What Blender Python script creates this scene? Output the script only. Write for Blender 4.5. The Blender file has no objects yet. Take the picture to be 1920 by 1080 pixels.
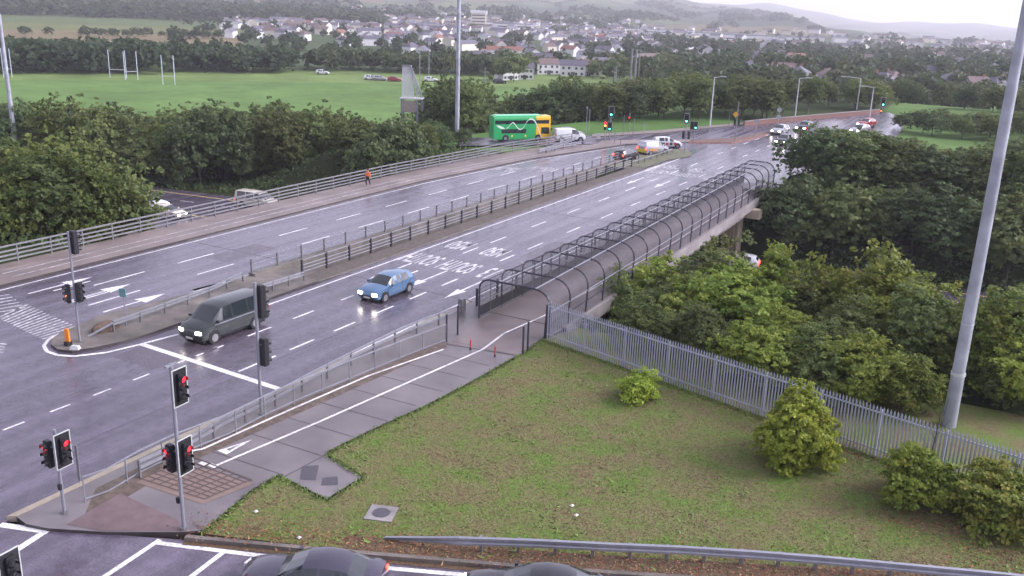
import bpy, bmesh, math, random
import numpy as np
from mathutils import Vector, Matrix

# ------------------------------------------------------------------ scene, camera, sky, sun
S = bpy.context.scene
COL = S.collection
S.view_settings.view_transform = 'Standard'
S.view_settings.look = 'None'
S.view_settings.exposure = 1.6
S.view_settings.gamma = 1.0
S.view_settings.use_curve_mapping = False
S.cycles.max_bounces = 5
S.cycles.diffuse_bounces = 3
S.cycles.glossy_bounces = 2
S.cycles.transmission_bounces = 2
S.cycles.transparent_max_bounces = 12
S.cycles.volume_bounces = 0
S.cycles.caustics_reflective = False
S.cycles.caustics_refractive = False
S.cycles.use_denoising = True

FPX, PITCH, ROLL, YAW, CAMH = 1743.5, math.radians(17.06), math.radians(1.98), math.radians(29.24), 18.5
def ray(px, py):
    x = (px - 960) / FPX; y = -(py - 540) / FPX
    c, s = math.cos(ROLL), math.sin(ROLL); x, y = c*x - s*y, s*x + c*y
    cp, sp = math.cos(PITCH), math.sin(PITCH)
    d = Vector((x, y*sp + cp, y*cp - sp))
    cy, sy = math.cos(YAW), math.sin(YAW)
    return Vector((cy*d.x - sy*d.y, sy*d.x + cy*d.y, d.z))
def P(px, py, z=0.0):
    d = ray(px, py); t = (CAMH - z) / (-d.z)
    return (d.x*t, d.y*t)
HAZE = 0.00023
CF = ray(960, 540); CR = ray(960 + FPX, 540) - CF; CU = ray(960, 540 - FPX) - CF
cam_d = bpy.data.cameras.new('camera'); cam = bpy.data.objects.new('camera', cam_d); COL.objects.link(cam)
cam.matrix_world = Matrix(((CR.x, CU.x, -CF.x, 0), (CR.y, CU.y, -CF.y, 0), (CR.z, CU.z, -CF.z, CAMH), (0, 0, 0, 1)))
cam_d.sensor_fit = 'HORIZONTAL'; cam_d.sensor_width = 36; cam_d.lens = FPX / 1920 * 36
cam_d.clip_start = 0.2; cam_d.clip_end = 30000
S.camera = cam

SUN_EL, SUN_AZ = math.radians(38), math.radians(60)
W = bpy.data.worlds.new("World"); S.world = W; W.use_nodes = True
nt = W.node_tree; nt.nodes.clear()
wo = nt.nodes.new('ShaderNodeOutputWorld'); bg = nt.nodes.new('ShaderNodeBackground')
sky = nt.nodes.new('ShaderNodeTexSky'); sky.sky_type = 'NISHITA'; sky.sun_disc = False
sky.sun_elevation = SUN_EL; sky.sun_rotation = SUN_AZ; sky.air_density = 1.0; sky.dust_density = 3.0
tc = nt.nodes.new('ShaderNodeTexCoord'); mp = nt.nodes.new('ShaderNodeMapping'); mp.inputs['Location'].default_value = (0, 0, 0.09)
hs = nt.nodes.new('ShaderNodeHueSaturation'); hs.inputs['Saturation'].default_value = 0.22
mx = nt.nodes.new('ShaderNodeMix'); mx.data_type = 'RGBA'; mx.blend_type = 'MULTIPLY'; mx.inputs[0].default_value = 1
mx.inputs[7].default_value = (1.0, 0.945, 1.11, 1)
nt.links.new(tc.outputs['Generated'], mp.inputs['Vector']); nt.links.new(mp.outputs[0], sky.inputs['Vector'])
nt.links.new(sky.outputs[0], hs.inputs['Color']); nt.links.new(hs.outputs[0], mx.inputs[6])
nt.links.new(mx.outputs[2], bg.inputs['Color']); bg.inputs['Strength'].default_value = 0.13
nt.links.new(bg.outputs[0], wo.inputs['Surface'])
sd = bpy.data.lights.new('sun', 'SUN'); sd.energy = 0.8; sd.angle = math.radians(25); sd.color = (1.0, 0.96, 0.93)
sun = bpy.data.objects.new('sun', sd); COL.objects.link(sun)
sdir = Vector((math.sin(SUN_AZ)*math.cos(SUN_EL), math.cos(SUN_AZ)*math.cos(SUN_EL), math.sin(SUN_EL)))
sun.rotation_euler = sdir.to_track_quat('Z', 'Y').to_euler()

# ------------------------------------------------------------------ materials
MATS = {}
def pm(name, col, rough=0.6, metal=0.0, var=0.18, scale=3.0, bump=0.0, emit=None, es=0.0, stretch=None, rvar=0.0, coat=0.0, alpha=None, col2=None, s2=None):
    if name in MATS: return MATS[name]
    m = bpy.data.materials.new(name); m.use_nodes = True; MATS[name] = m
    n = m.node_tree.nodes; l = m.node_tree.links; b = n['Principled BSDF']
    b.inputs['Roughness'].default_value = rough; b.inputs['Metallic'].default_value = metal
    if coat: b.inputs['Coat Weight'].default_value = coat; b.inputs['Coat Roughness'].default_value = 0.08
    t = n.new('ShaderNodeTexCoord'); src = t.outputs['Object']
    if stretch:
        mpn = n.new('ShaderNodeMapping'); mpn.inputs['Scale'].default_value = stretch; l.new(src, mpn.inputs[0]); src = mpn.outputs[0]
    nz = n.new('ShaderNodeTexNoise'); nz.inputs['Scale'].default_value = scale; nz.inputs['Detail'].default_value = 6; nz.inputs['Roughness'].default_value = .65
    l.new(src, nz.inputs['Vector'])
    r = n.new('ShaderNodeValToRGB'); e = r.color_ramp.elements
    c2 = col2 or col
    e[0].position = .3; e[1].position = .7
    e[0].color = (*[c*(1-var) for c in col], 1); e[1].color = (*[min(1, c*(1+var)) for c in c2], 1)
    l.new(nz.outputs['Fac'], r.inputs[0]); out = r.outputs[0]
    if s2:
        nz2 = n.new('ShaderNodeTexNoise'); nz2.inputs['Scale'].default_value = s2; nz2.inputs['Detail'].default_value = 3
        l.new(t.outputs['Object'], nz2.inputs['Vector'])
        mr = n.new('ShaderNodeMapRange'); mr.inputs[1].default_value = .3; mr.inputs[2].default_value = .7; mr.inputs[3].default_value = .72; mr.inputs[4].default_value = 1.25
        l.new(nz2.outputs['Fac'], mr.inputs[0])
        mm = n.new('ShaderNodeMix'); mm.data_type = 'RGBA'; mm.blend_type = 'MULTIPLY'; mm.inputs[0].default_value = 1
        l.new(out, mm.inputs[6]); l.new(mr.outputs[0], mm.inputs[7]); out = mm.outputs[2]
    l.new(out, b.inputs['Base Color'])
    if rvar:
        mr = n.new('ShaderNodeMapRange'); mr.inputs[1].default_value = .3; mr.inputs[2].default_value = .7
        mr.inputs[3].default_value = max(.02, rough-rvar); mr.inputs[4].default_value = min(1, rough+rvar)
        l.new(nz.outputs['Fac'], mr.inputs[0]); l.new(mr.outputs[0], b.inputs['Roughness'])
    if bump:
        bp = n.new('ShaderNodeBump'); bp.inputs['Strength'].default_value = bump; bp.inputs['Distance'].default_value = .02
        nb = n.new('ShaderNodeTexNoise'); nb.inputs['Scale'].default_value = scale*6; nb.inputs['Detail'].default_value = 4
        l.new(t.outputs['Object'], nb.inputs['Vector']); l.new(nb.outputs['Fac'], bp.inputs['Height']); l.new(bp.outputs[0], b.inputs['Normal'])
    if emit: b.inputs['Emission Color'].default_value = (*emit, 1); b.inputs['Emission Strength'].default_value = es
    if alpha is not None: b.inputs['Alpha'].default_value = alpha
    return m

ASPH = pm('wet_asphalt', (0.085, 0.073, 0.1), .25, var=.2, scale=.5, stretch=(1.5, .05, 1), rvar=.13, bump=.12, s2=.09)
def crackle(m, s=38, amt=.35):
    n = m.node_tree.nodes; l = m.node_tree.links; b = n['Principled BSDF']; lk = b.inputs['Base Color'].links[0]; src = lk.from_socket
    t = n.new('ShaderNodeTexCoord'); z = n.new('ShaderNodeTexNoise'); z.inputs['Scale'].default_value = s; z.inputs['Detail'].default_value = 2; l.new(t.outputs['Object'], z.inputs['Vector'])
    mr = n.new('ShaderNodeMapRange'); mr.inputs[1].default_value = .35; mr.inputs[2].default_value = .65; mr.inputs[3].default_value = 1-amt; mr.inputs[4].default_value = 1+amt; l.new(z.outputs['Fac'], mr.inputs[0])
    mm = n.new('ShaderNodeMix'); mm.data_type = 'RGBA'; mm.blend_type = 'MULTIPLY'; mm.inputs[0].default_value = 1
    l.new(src, mm.inputs[6]); l.new(mr.outputs[0], mm.inputs[7]); l.new(mm.outputs[2], b.inputs['Base Color'])
crackle(ASPH, 14, .22); crackle(ASPH, 2.3, .16)
def tracks(m):
    n = m.node_tree.nodes; l = m.node_tree.links; b = n['Principled BSDF']; src = b.inputs['Base Color'].links[0].from_socket
    t = n.new('ShaderNodeTexCoord'); sx = n.new('ShaderNodeSeparateXYZ'); l.new(t.outputs['Object'], sx.inputs[0])
    a = n.new('ShaderNodeMath'); a.operation = 'MULTIPLY_ADD'; a.inputs[1].default_value = 2*math.pi/1.69; a.inputs[2].default_value = .4; l.new(sx.outputs['X'], a.inputs[0])
    s = n.new('ShaderNodeMath'); s.operation = 'SINE'; l.new(a.outputs[0], s.inputs[0])
    mr = n.new('ShaderNodeMapRange'); mr.inputs[1].default_value = -1; mr.inputs[3].default_value = .84; mr.inputs[4].default_value = 1.1; l.new(s.outputs[0], mr.inputs[0])
    mm = n.new('ShaderNodeMix'); mm.data_type = 'RGBA'; mm.blend_type = 'MULTIPLY'; mm.inputs[0].default_value = 1; l.new(src, mm.inputs[6]); l.new(mr.outputs[0], mm.inputs[7]); l.new(mm.outputs[2], b.inputs['Base Color'])
tracks(ASPH)
PAINT = pm('road_paint', (0.62, 0.61, 0.62), .4, var=.14, scale=2.2, rvar=.1, s2=.7)
PAINT_OLD = pm('worn_paint', (0.36, 0.35, 0.37), .45, var=.35, scale=3, s2=.8)
crackle(PAINT, 9, .28); crackle(PAINT_OLD, 5, .4)
PAINT_MID = pm('lettering_paint', (0.48, 0.47, 0.49), .42, var=.3, scale=3.5, s2=.8); crackle(PAINT_MID, 8, .35)
YEL = pm('yellow_paint', (0.55, 0.42, 0.16), .5, var=.15, scale=2)
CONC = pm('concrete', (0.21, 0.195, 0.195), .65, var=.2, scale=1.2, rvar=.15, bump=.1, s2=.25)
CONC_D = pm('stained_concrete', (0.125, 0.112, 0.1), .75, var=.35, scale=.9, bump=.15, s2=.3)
CONC_Y = pm('buff_concrete', (0.42, 0.36, 0.26), .8, var=.16, scale=.9, bump=.1)
PATH = pm('wet_path_concrete', (0.135, 0.12, 0.125), .42, var=.2, scale=.8, rvar=.15, bump=.08, s2=.3)
PATHB = pm('brown_path_surface', (0.15, 0.122, 0.122), .42, var=.15, scale=1.2, rvar=.1, s2=.3)
PATHP = pm('buff_path_surface', (0.17, 0.138, 0.13), .5, var=.15, scale=.7, rvar=.12, stretch=(2, .3, 1), s2=.3)
TACT = pm('red_tactile_paving', (0.125, 0.085, 0.088), .5, var=.2, scale=2)
TACTB = pm('buff_tactile_paving', (0.17, 0.12, 0.10), .55, var=.2, scale=2)
KERB = pm('kerb_stone', (0.3, 0.26, 0.2), .6, var=.2, scale=1.5)
KERB_D = pm('dark_kerb', (0.05, 0.042, 0.042), .5, var=.25, scale=1.5)
SOIL = pm('leaf_litter_soil', (0.075, 0.035, 0.025), .9, var=.55, scale=9, bump=.5, col2=(.1, .065, .035))
GALV = pm('galvanised_steel', (0.29, 0.3, 0.34), .42, metal=.55, var=.14, scale=2.5)
GALV_D = pm('weathered_steel', (0.19, 0.19, 0.2), .5, metal=.45, var=.2, scale=2)
GALV_M = pm('dull_steel', (0.2, 0.2, 0.215), .5, metal=.45, var=.15, scale=2)
PALI = pm('palisade_steel', (0.36, 0.38, 0.46), .5, metal=.35, var=.13, scale=1.2)
NAVY = pm('dark_painted_steel', (0.028, 0.027, 0.045), .45, var=.2, scale=3)
BLACK = pm('black_plastic', (0.012, 0.012, 0.016), .45, var=.2, scale=5)
WHITE = pm('white_board_edge', (0.42, 0.45, 0.44), .5, var=.05)
RED_L = pm('red_signal_lit', (.6, .02, .03), .4, var=0, emit=(1, .008, .015), es=2.2)
ORG_L = pm('amber_signal_lit', (.7, .2, .05), .4, var=0, emit=(1, .22, .04), es=2.6)
GRN_L = pm('green_signal_lit', (.05, .6, .4), .4, var=0, emit=(.1, 1, .62), es=2.6)
LENS = pm('unlit_lens', (0.02, 0.02, 0.025), .2, var=.1)
HEADL = pm('headlamp_lit', (.9, .9, .9), .2, var=0, emit=(1, .93, .8), es=7)
HEADN = pm('headlamp_glass', (.55, .56, .6), .15, var=.1)
TAILL = pm('tail_lamp_lit', (.5, .02, .02), .3, var=0, emit=(1, .05, .03), es=2.5)
TAILN = pm('tail_lamp_glass', (.25, .02, .02), .25, var=.1)
GLASS = pm('tinted_glass', (0.018, 0.024, 0.028), .06, var=.15, coat=.6)
TYRE = pm('rubber', (0.014, 0.013, 0.014), .75, var=.2)
RIM = pm('alloy_rim', (0.3, 0.3, 0.32), .35, metal=.7, var=.1)
PLATE = pm('plate', (.55, .55, .5), .4, var=.03)
MASTM = pm('mast_steel', (0.34, 0.36, 0.41), .5, metal=.3, var=.16, scale=.9, bump=.05, s2=.6)
POLE = pm('lamp_post_steel', (0.25, 0.26, 0.3), .45, metal=.35, var=.1, scale=.8)
REDP = pm('red_post_paint', (0.45, 0.05, 0.03), .45, var=.15)
ORGP = pm('orange_plastic', (0.75, 0.22, 0.02), .45, var=.1)
BARK = pm('bark', (0.06, 0.048, 0.038), .9, var=.35, scale=6, bump=.3)
def paint(name, col, rough=.22, metal=.25):
    return pm(name, col, rough, metal=metal, var=.06, scale=1.2, coat=.5)

def mesh_mat(name, col, op):
    m = bpy.data.materials.new(name); m.use_nodes = True; n = m.node_tree.nodes; l = m.node_tree.links
    b = n['Principled BSDF']; b.inputs['Base Color'].default_value = (*col, 1); b.inputs['Roughness'].default_value = .6
    t = n.new('ShaderNodeTexCoord'); z = n.new('ShaderNodeTexNoise'); z.inputs['Scale'].default_value = .8; l.new(t.outputs['Object'], z.inputs['Vector'])
    r = n.new('ShaderNodeMapRange'); r.inputs[1].default_value = .3; r.inputs[2].default_value = .7; r.inputs[3].default_value = op*.8; r.inputs[4].default_value = op*1.2
    l.new(z.outputs['Fac'], r.inputs[0]); l.new(r.outputs[0], b.inputs['Alpha']); return m
WIRE = mesh_mat('fine_wire_mesh', (0.06, 0.056, 0.068), .33)
WIRE_L = mesh_mat('grey_wire_mesh', (0.12, 0.12, 0.11), .17)
LAMPM = pm('pale_lamp_column', (0.5, 0.51, 0.54), .5, metal=.15, var=.06)

def leaf_mat(name, cols, scale=.7, trans=.4):
    m = bpy.data.materials.new(name); m.use_nodes = True; n = m.node_tree.nodes; l = m.node_tree.links; n.clear()
    o = n.new('ShaderNodeOutputMaterial'); t = n.new('ShaderNodeTexCoord'); oi = n.new('ShaderNodeObjectInfo')
    z = n.new('ShaderNodeTexNoise'); z.inputs['Scale'].default_value = scale; z.inputs['Detail'].default_value = 7; z.inputs['Roughness'].default_value = .8
    l.new(t.outputs['Object'], z.inputs['Vector'])
    r = n.new('ShaderNodeValToRGB'); e = r.color_ramp.elements
    e[0].position = .32; e[0].color = (*cols[0], 1); e[1].position = .68; e[1].color = (*cols[2], 1)
    q = e.new(.5); q.color = (*cols[1], 1)
    l.new(z.outputs['Fac'], r.inputs[0])
    h = n.new('ShaderNodeHueSaturation'); l.new(r.outputs[0], h.inputs['Color'])
    a = n.new('ShaderNodeMapRange'); a.inputs[3].default_value = .49; a.inputs[4].default_value = .512; l.new(oi.outputs['Random'], a.inputs[0]); l.new(a.outputs[0], h.inputs['Hue'])
    mu = n.new('ShaderNodeMath'); mu.operation = 'MULTIPLY'; mu.inputs[1].default_value = 7.31; l.new(oi.outputs['Random'], mu.inputs[0])
    fr = n.new('ShaderNodeMath'); fr.operation = 'FRACT'; l.new(mu.outputs[0], fr.inputs[0])
    v = n.new('ShaderNodeMapRange'); v.inputs[3].default_value = .72; v.inputs[4].default_value = 1.25; l.new(fr.outputs[0], v.inputs[0]); l.new(v.outputs[0], h.inputs['Value'])
    d = n.new('ShaderNodeBsdfPrincipled'); d.inputs['Roughness'].default_value = .6; d.inputs['Specular IOR Level'].default_value = .25
    tr = n.new('ShaderNodeBsdfTranslucent'); mxs = n.new('ShaderNodeMixShader'); mxs.inputs[0].default_value = trans
    l.new(h.outputs[0], d.inputs['Base Color']); l.new(h.outputs[0], tr.inputs['Color'])
    l.new(d.outputs[0], mxs.inputs[1]); l.new(tr.outputs[0], mxs.inputs[2]); l.new(mxs.outputs[0], o.inputs['Surface']); MATS[name] = m; return m
LEAF_D = leaf_mat('leaves_dark', [(.052, .085, .035), (.088, .13, .052), (.15, .185, .07)])
LEAF_FD = leaf_mat('leaves_far_dark', [(.03, .05, .026), (.045, .07, .032), (.07, .095, .04)], scale=.12)
LEAF_M = leaf_mat('leaves_mid', [(.068, .105, .036), (.12, .16, .052), (.215, .23, .072)])
LEAF_Y = leaf_mat('leaves_yellowing', [(.085, .135, .026), (.18, .24, .04), (.33, .34, .06)], scale=1.0)
LEAF_YM = leaf_mat('leaves_yellow_green', [(.055, .085, .024), (.105, .135, .034), (.19, .19, .045)], scale=.7)
LEAF_G = leaf_mat('leaves_bright', [(.16, .24, .035), (.29, .38, .05), (.5, .52, .08)], scale=1.2)
LEAF_O = leaf_mat('leaves_orange_tips', [(.08, .13, .03), (.17, .215, .04), (.33, .27, .06)], scale=1.0)
LEAF_B = leaf_mat('leaves_olive', [(.065, .095, .032), (.115, .14, .045), (.19, .19, .065)])

# ------------------------------------------------------------------ mesh helpers
class MB:
    def __init__(s): s.v = []; s.f = []; s.mi = []
    def add(s, v, f, mi=0):
        o = len(s.v); s.v += [tuple(p) for p in v]; s.f += [tuple(i+o for i in q) for q in f]; s.mi += [mi]*len(f); return s
    def box(s, c, size, rz=0, mi=0, taper=1.0):
        x, y, z = [k/2 for k in size]; co, si = math.cos(rz), math.sin(rz); V = []
        for dz, t in ((-z, 1), (z, taper)):
            for dx, dy in ((-x, -y), (x, -y), (x, y), (-x, y)):
                dx *= t; dy *= t; V.append((c[0]+co*dx-si*dy, c[1]+si*dx+co*dy, c[2]+dz))
        return s.add(V, [(3, 2, 1, 0), (4, 5, 6, 7), (0, 1, 5, 4), (1, 2, 6, 5), (2, 3, 7, 6), (3, 0, 4, 7)], mi)
    def bar(s, p, q, r, r2=None, n=6, mi=0, cap=True):
        p = Vector(p); q = Vector(q); d = (q-p).normalized(); r2 = r if r2 is None else r2
        a = Vector((0, 0, 1)) if abs(d.z) < .9 else Vector((1, 0, 0)); u = d.cross(a).normalized(); w = d.cross(u); V = []
        for pt, rr in ((p, r), (q, r2)):
            for i in range(n):
                t = 2*math.pi*(i+.5)/n; V.append(pt + u*(math.cos(t)*rr) + w*(math.sin(t)*rr))
        F = [(i, (i+1) % n, n+(i+1) % n, n+i) for i in range(n)]
        if cap: F += [tuple(range(n-1, -1, -1)), tuple(range(n, 2*n))]
        return s.add(V, F, mi)
    def tube(s, pts, r, n=6, mi=0):
        for a, b in zip(pts[:-1], pts[1:]): s.bar(a, b, r, n=n, mi=mi)
        return s
    def prism(s, poly, z0, z1, mi=0, side_mi=None, bottom=True):
        n = len(poly); ar = sum(poly[i][0]*poly[(i+1) % n][1]-poly[(i+1) % n][0]*poly[i][1] for i in range(n))
        if ar < 0: poly = poly[::-1]
        V = [(x, y, z0) for x, y in poly] + [(x, y, z1) for x, y in poly]
        s.add(V, [tuple(range(n, 2*n))] + ([tuple(range(n-1, -1, -1))] if bottom else []), mi)
        return s.add(V, [(i, (i+1) % n, n+(i+1) % n, n+i) for i in range(n)], mi if side_mi is None else side_mi)
    def flat(s, poly, z, mi=0):
        n = len(poly); ar = sum(poly[i][0]*poly[(i+1) % n][1]-poly[(i+1) % n][0]*poly[i][1] for i in range(n))
        if ar < 0: poly = poly[::-1]
        return s.add([(x, y, z) for x, y in poly], [tuple(range(n))], mi)
    def strip(s, pts, w, z, mi=0):
        for (a, b) in zip(pts[:-1], pts[1:]):
            a = Vector(a); b = Vector(b); d = (b-a); d.normalize(); nrm = Vector((-d.y, d.x))*(w/2)
            s.flat([tuple(a-nrm), tuple(b-nrm), tuple(b+nrm), tuple(a+nrm)], z, mi)
        return s
    def disc(s, c, nrm, r, n=12, mi=0, depth=.02):
        nrm = Vector(nrm).normalized(); return s.bar(Vector(c), Vector(c)+nrm*depth, r, n=n, mi=mi)
    def ball(s, c, r, n=8, m=5, mi=0, sc=(1, 1, 1)):
        V = []; F = []
        for j in range(m+1):
            ph = math.pi*j/m
            for i in range(n):
                t = 2*math.pi*i/n; V.append((c[0]+r*sc[0]*math.sin(ph)*math.cos(t), c[1]+r*sc[1]*math.sin(ph)*math.sin(t), c[2]+r*sc[2]*math.cos(ph)))
        for j in range(m):
            for i in range(n): F.append((j*n+i, (j+1)*n+i, (j+1)*n+(i+1) % n, j*n+(i+1) % n))
        return s.add(V, F, mi)
    def build(s, name, mats, parent=None, smooth=None):
        me = bpy.data.meshes.new(name); me.from_pydata(s.v, [], s.f)
        for m in (mats if isinstance(mats, (list, tuple)) else [mats]): me.materials.append(m)
        me.polygons.foreach_set('material_index', s.mi)
        if smooth: 
            me.polygons.foreach_set('use_smooth', [True]*len(s.f)); me.set_sharp_from_angle(angle=math.radians(smooth))
        me.update(); o = bpy.data.objects.new(name, me); COL.objects.link(o)
        if parent: o.parent = parent
        return o
def tag(o, label=None, cat=None, group=None, kind=None):
    if label: o['label'] = label
    if cat: o['category'] = cat
    if group: o['group'] = group
    if kind: o['kind'] = kind
    return o
def thing(name, loc, label, cat, group=None, rz=0, sc=1):
    o = bpy.data.objects.new(name, None); COL.objects.link(o); o.location = loc; o.rotation_euler.z = rz; o.scale = (sc,)*3
    o.empty_display_size = .2
    return tag(o, label, cat, group)
def copy_tree(o, parent=None):
    c = o.copy(); COL.objects.link(c)
    if parent: c.parent = parent
    for ch in list(o.children): copy_tree(ch, c)
    return c
def ss(t): t = max(0.0, min(1.0, t)); return t*t*(3-2*t)

# ------------------------------------------------------------------ terrain
def azpx(x, y):           # picture column at which a bearing meets the horizon (used to vary the hills by bearing)
    a = math.atan2(x, y) + YAW
    return 960 + FPX/math.cos(PITCH)*math.tan(max(-1.2, min(1.2, a)))
DK = [260, 600, 1000, 1500, 2000, 2500, 3200, 4000, 5500, 7400]
ZT = {-600: [-8, -8, -6, 2, 20, 45, 90, 130, 190, 240],
      0:   [-8, -8.5, -8, 0, 14, 30, 62, 95, 140, 170],
      500: [-8, -9, -10, -3, 9, 24, 50, 80, 120, 150],
      900: [-8, -10, -12, -8, 4, 22, 52, 90, 130, 150],
      1250: [-6, -10, -14, -14, -5, 8, 30, 58, 40, 46],
      1350: [-5, -10, -14, -14, -7, 4, 21, 0, 40, 66],
      1420: [-4, -10, -14, -14, -8, 7, 4, -30, 40, 72],
      1500: [-4, -10, -14, -15, -8, -3, -16, -40, -10, 33],
      1570: [-4, -10, -15, -16, -12, -13, -40, -50, -40, -14],
      1650: [-4, -10, -16, -12, -20, -30, -50, -60, -50, -24],
      1750: [-4, -9, -14, -17, -26, -36, -55, -65, -50, -20],
      1950: [-4, -8, -13, -20, -30, -40, -60, -70, -60, -26],
      3400: [-4, -8, -10, -15, -20, -30, -40, -60, -60, -40]}
ZK = sorted(ZT)
def zfar(px, d):
    px = max(ZK[0], min(ZK[-1]-.01, px)); i = max(k for k in range(len(ZK)-1) if ZK[k] <= px); t = (px-ZK[i])/(ZK[i+1]-ZK[i])
    a = np.interp(d, DK, ZT[ZK[i]]); b = np.interp(d, DK, ZT[ZK[i+1]])
    w = 0
    if d > 1300: w = (math.sin(px*.021+d*.0011)+math.sin(px*.047-d*.002))*min(6, (d-1300)*.0035)
    return float(a*(1-t)+b*t) + w
def T(x, y):
    m = y - .143*(x+16); d = math.hypot(x, y)
    xl = -77 + (y-95)*.22
    Pl = -7.5*max(ss((xl-x)/20), ss((y-225)/60))
    Pn = -4.0*ss((-66-x)/10)
    if m < 49: z = Pn
    elif m < 61: z = Pn + (-6-Pn)*ss((m-49)/12)
    elif m < 93.5: z = -6
    elif m < 106: z = -6 + (Pl+6)*ss((m-93.5)/12.5)
    else: z = Pl
    z -= .25
    k = ss((d-240)/120)
    if k > 0: z = z*(1-k) + zfar(azpx(x, y), d)*k
    return z
def build_terrain():
    azs = np.radians(np.concatenate([np.arange(-95, -66, 1.2), np.arange(-66, 8, .28), np.arange(8, 60, 1.5)]))
    rs = [6]; 
    while rs[-1] < 7400:
        r = rs[-1]; rs.append(r + (2.0 if r < 40 else .9 if r < 125 else 1.6 if r < 160 else r*.02))
    V = []; C = []; na = len(azs)
    for r in rs:
        for a in azs:
            x, y = r*math.sin(a), r*math.cos(a); z = T(x, y); V.append((x, y, z))
            m = y-.143*(x+16); px = azpx(x, y); h = 0.0
            if r < 230: c = (.03, .045, .015)
            else: c = (.05, .07, .03)
            if 49 < m < 106: c = (.028, .036, .014)
            if x < -88 and m > 106 and 195 < r < 380: 
                c = (.10, .175, .05); 
                if r > 315: c = (.13, .19, .06)
            if 225 < r < 300 and -100 < x and px < 1250: c = (.10, .175, .05)
            if x > -30 and m > 108 and r < 400 and px > 1560: c = (.08, .14, .04)
            if m > 112 and -75 < x and r < 182 and px < 1400: c = (.075, .145, .04)
            if r > 380: c = (.05, .075, .032)
            if px < 430 and 395 < r < 1000: c = (.12, .135, .05) if r < 520 or 690 < r < 800 else (.165, .135, .075) if r < 690 else (.08, .11, .04)
            elif r > 1250: h = ss((r-1250)/200)
            C.append((*c, h))
    F = [(j*na+i, j*na+i+1, (j+1)*na+i+1, (j+1)*na+i) for j in range(len(rs)-1) for i in range(na-1)]
    me = bpy.data.meshes.new('ground'); me.from_pydata(V, [], F)
    ca = me.color_attributes.new('tint', 'FLOAT_COLOR', 'POINT'); ca.data.foreach_set('color', np.array(C, dtype=np.float32).ravel())
    me.polygons.foreach_set('use_smooth', [True]*len(F))
    m = bpy.data.materials.new('terrain_ground'); m.use_nodes = True; n = m.node_tree.nodes; l = m.node_tree.links; b = n['Principled BSDF']
    b.inputs['Roughness'].default_value = .95; b.inputs['Specular IOR Level'].default_value = .1
    at = n.new('ShaderNodeAttribute'); at.attribute_name = 'tint'; t = n.new('ShaderNodeTexCoord')
    mpn = n.new('ShaderNodeMapping'); mpn.inputs['Scale'].default_value = (.0062, .0034, 0); mpn.inputs['Rotation'].default_value = (0, 0, .55); l.new(t.outputs['Object'], mpn.inputs[0])
    nd = n.new('ShaderNodeTexNoise'); nd.inputs['Scale'].default_value = .9; l.new(mpn.outputs[0], nd.inputs['Vector'])
    ad = n.new('ShaderNodeMix'); ad.data_type = 'VECTOR'; ad.inputs[0].default_value = .35; l.new(mpn.outputs[0], ad.inputs[4]); l.new(nd.outputs['Color'], ad.inputs[5])
    vo = n.new('ShaderNodeTexVoronoi'); vo.inputs['Scale'].default_value = 1; l.new(ad.outputs[1], vo.inputs['Vector'])
    ve = n.new('ShaderNodeTexVoronoi'); ve.feature = 'DISTANCE_TO_EDGE'; ve.inputs['Scale'].default_value = 1; l.new(ad.outputs[1], ve.inputs['Vector'])
    r = n.new('ShaderNodeValToRGB'); r.color_ramp.interpolation = 'CONSTANT'; e = r.color_ramp.elements
    e[0].position = 0; e[0].color = (.05, .085, .028, 1); e[1].position = .8; e[1].color = (.115, .10, .05, 1)
    for p_, c_ in ((.2, (.07, .105, .038, 1)), (.4, (.03, .052, .024, 1)), (.55, (.095, .115, .045, 1)), (.68, (.022, .038, .02, 1))):
        q = e.new(p_); q.color = c_
    sp = n.new('ShaderNodeSeparateColor'); l.new(vo.outputs['Color'], sp.inputs[0]); l.new(sp.outputs[0], r.inputs[0])
    er = n.new('ShaderNodeMapRange'); er.inputs[1].default_value = .015; er.inputs[2].default_value = .05; l.new(ve.outputs['Distance'], er.inputs[0])
    hm = n.new('ShaderNodeMix'); hm.data_type = 'RGBA'; hm.inputs[6].default_value = (.025, .04, .02, 1); l.new(er.outputs[0], hm.inputs[0]); l.new(r.outputs[0], hm.inputs[7])
    fm = n.new('ShaderNodeMix'); fm.data_type = 'RGBA'; l.new(at.outputs['Alpha'], fm.inputs[0]); l.new(at.outputs['Color'], fm.inputs[6]); l.new(hm.outputs[2], fm.inputs[7])
    z = n.new('ShaderNodeTexNoise'); z.inputs['Scale'].default_value = .06; z.inputs['Detail'].default_value = 10; z.inputs['Roughness'].default_value = .75; l.new(t.outputs['Object'], z.inputs['Vector'])
    mr = n.new('ShaderNodeMapRange'); mr.inputs[1].default_value = .3; mr.inputs[2].default_value = .7; mr.inputs[3].default_value = .65; mr.inputs[4].default_value = 1.35; l.new(z.outputs['Fac'], mr.inputs[0])
    mm = n.new('ShaderNodeMix'); mm.data_type = 'RGBA'; mm.blend_type = 'MULTIPLY'; mm.inputs[0].default_value = 1; l.new(fm.outputs[2], mm.inputs[6]); l.new(mr.outputs[0], mm.inputs[7])
    l.new(mm.outputs[2], b.inputs['Base Color']); me.materials.append(m)
    o = bpy.data.objects.new('ground', me); COL.objects.link(o); tag(o, kind='structure')
build_terrain()

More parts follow.
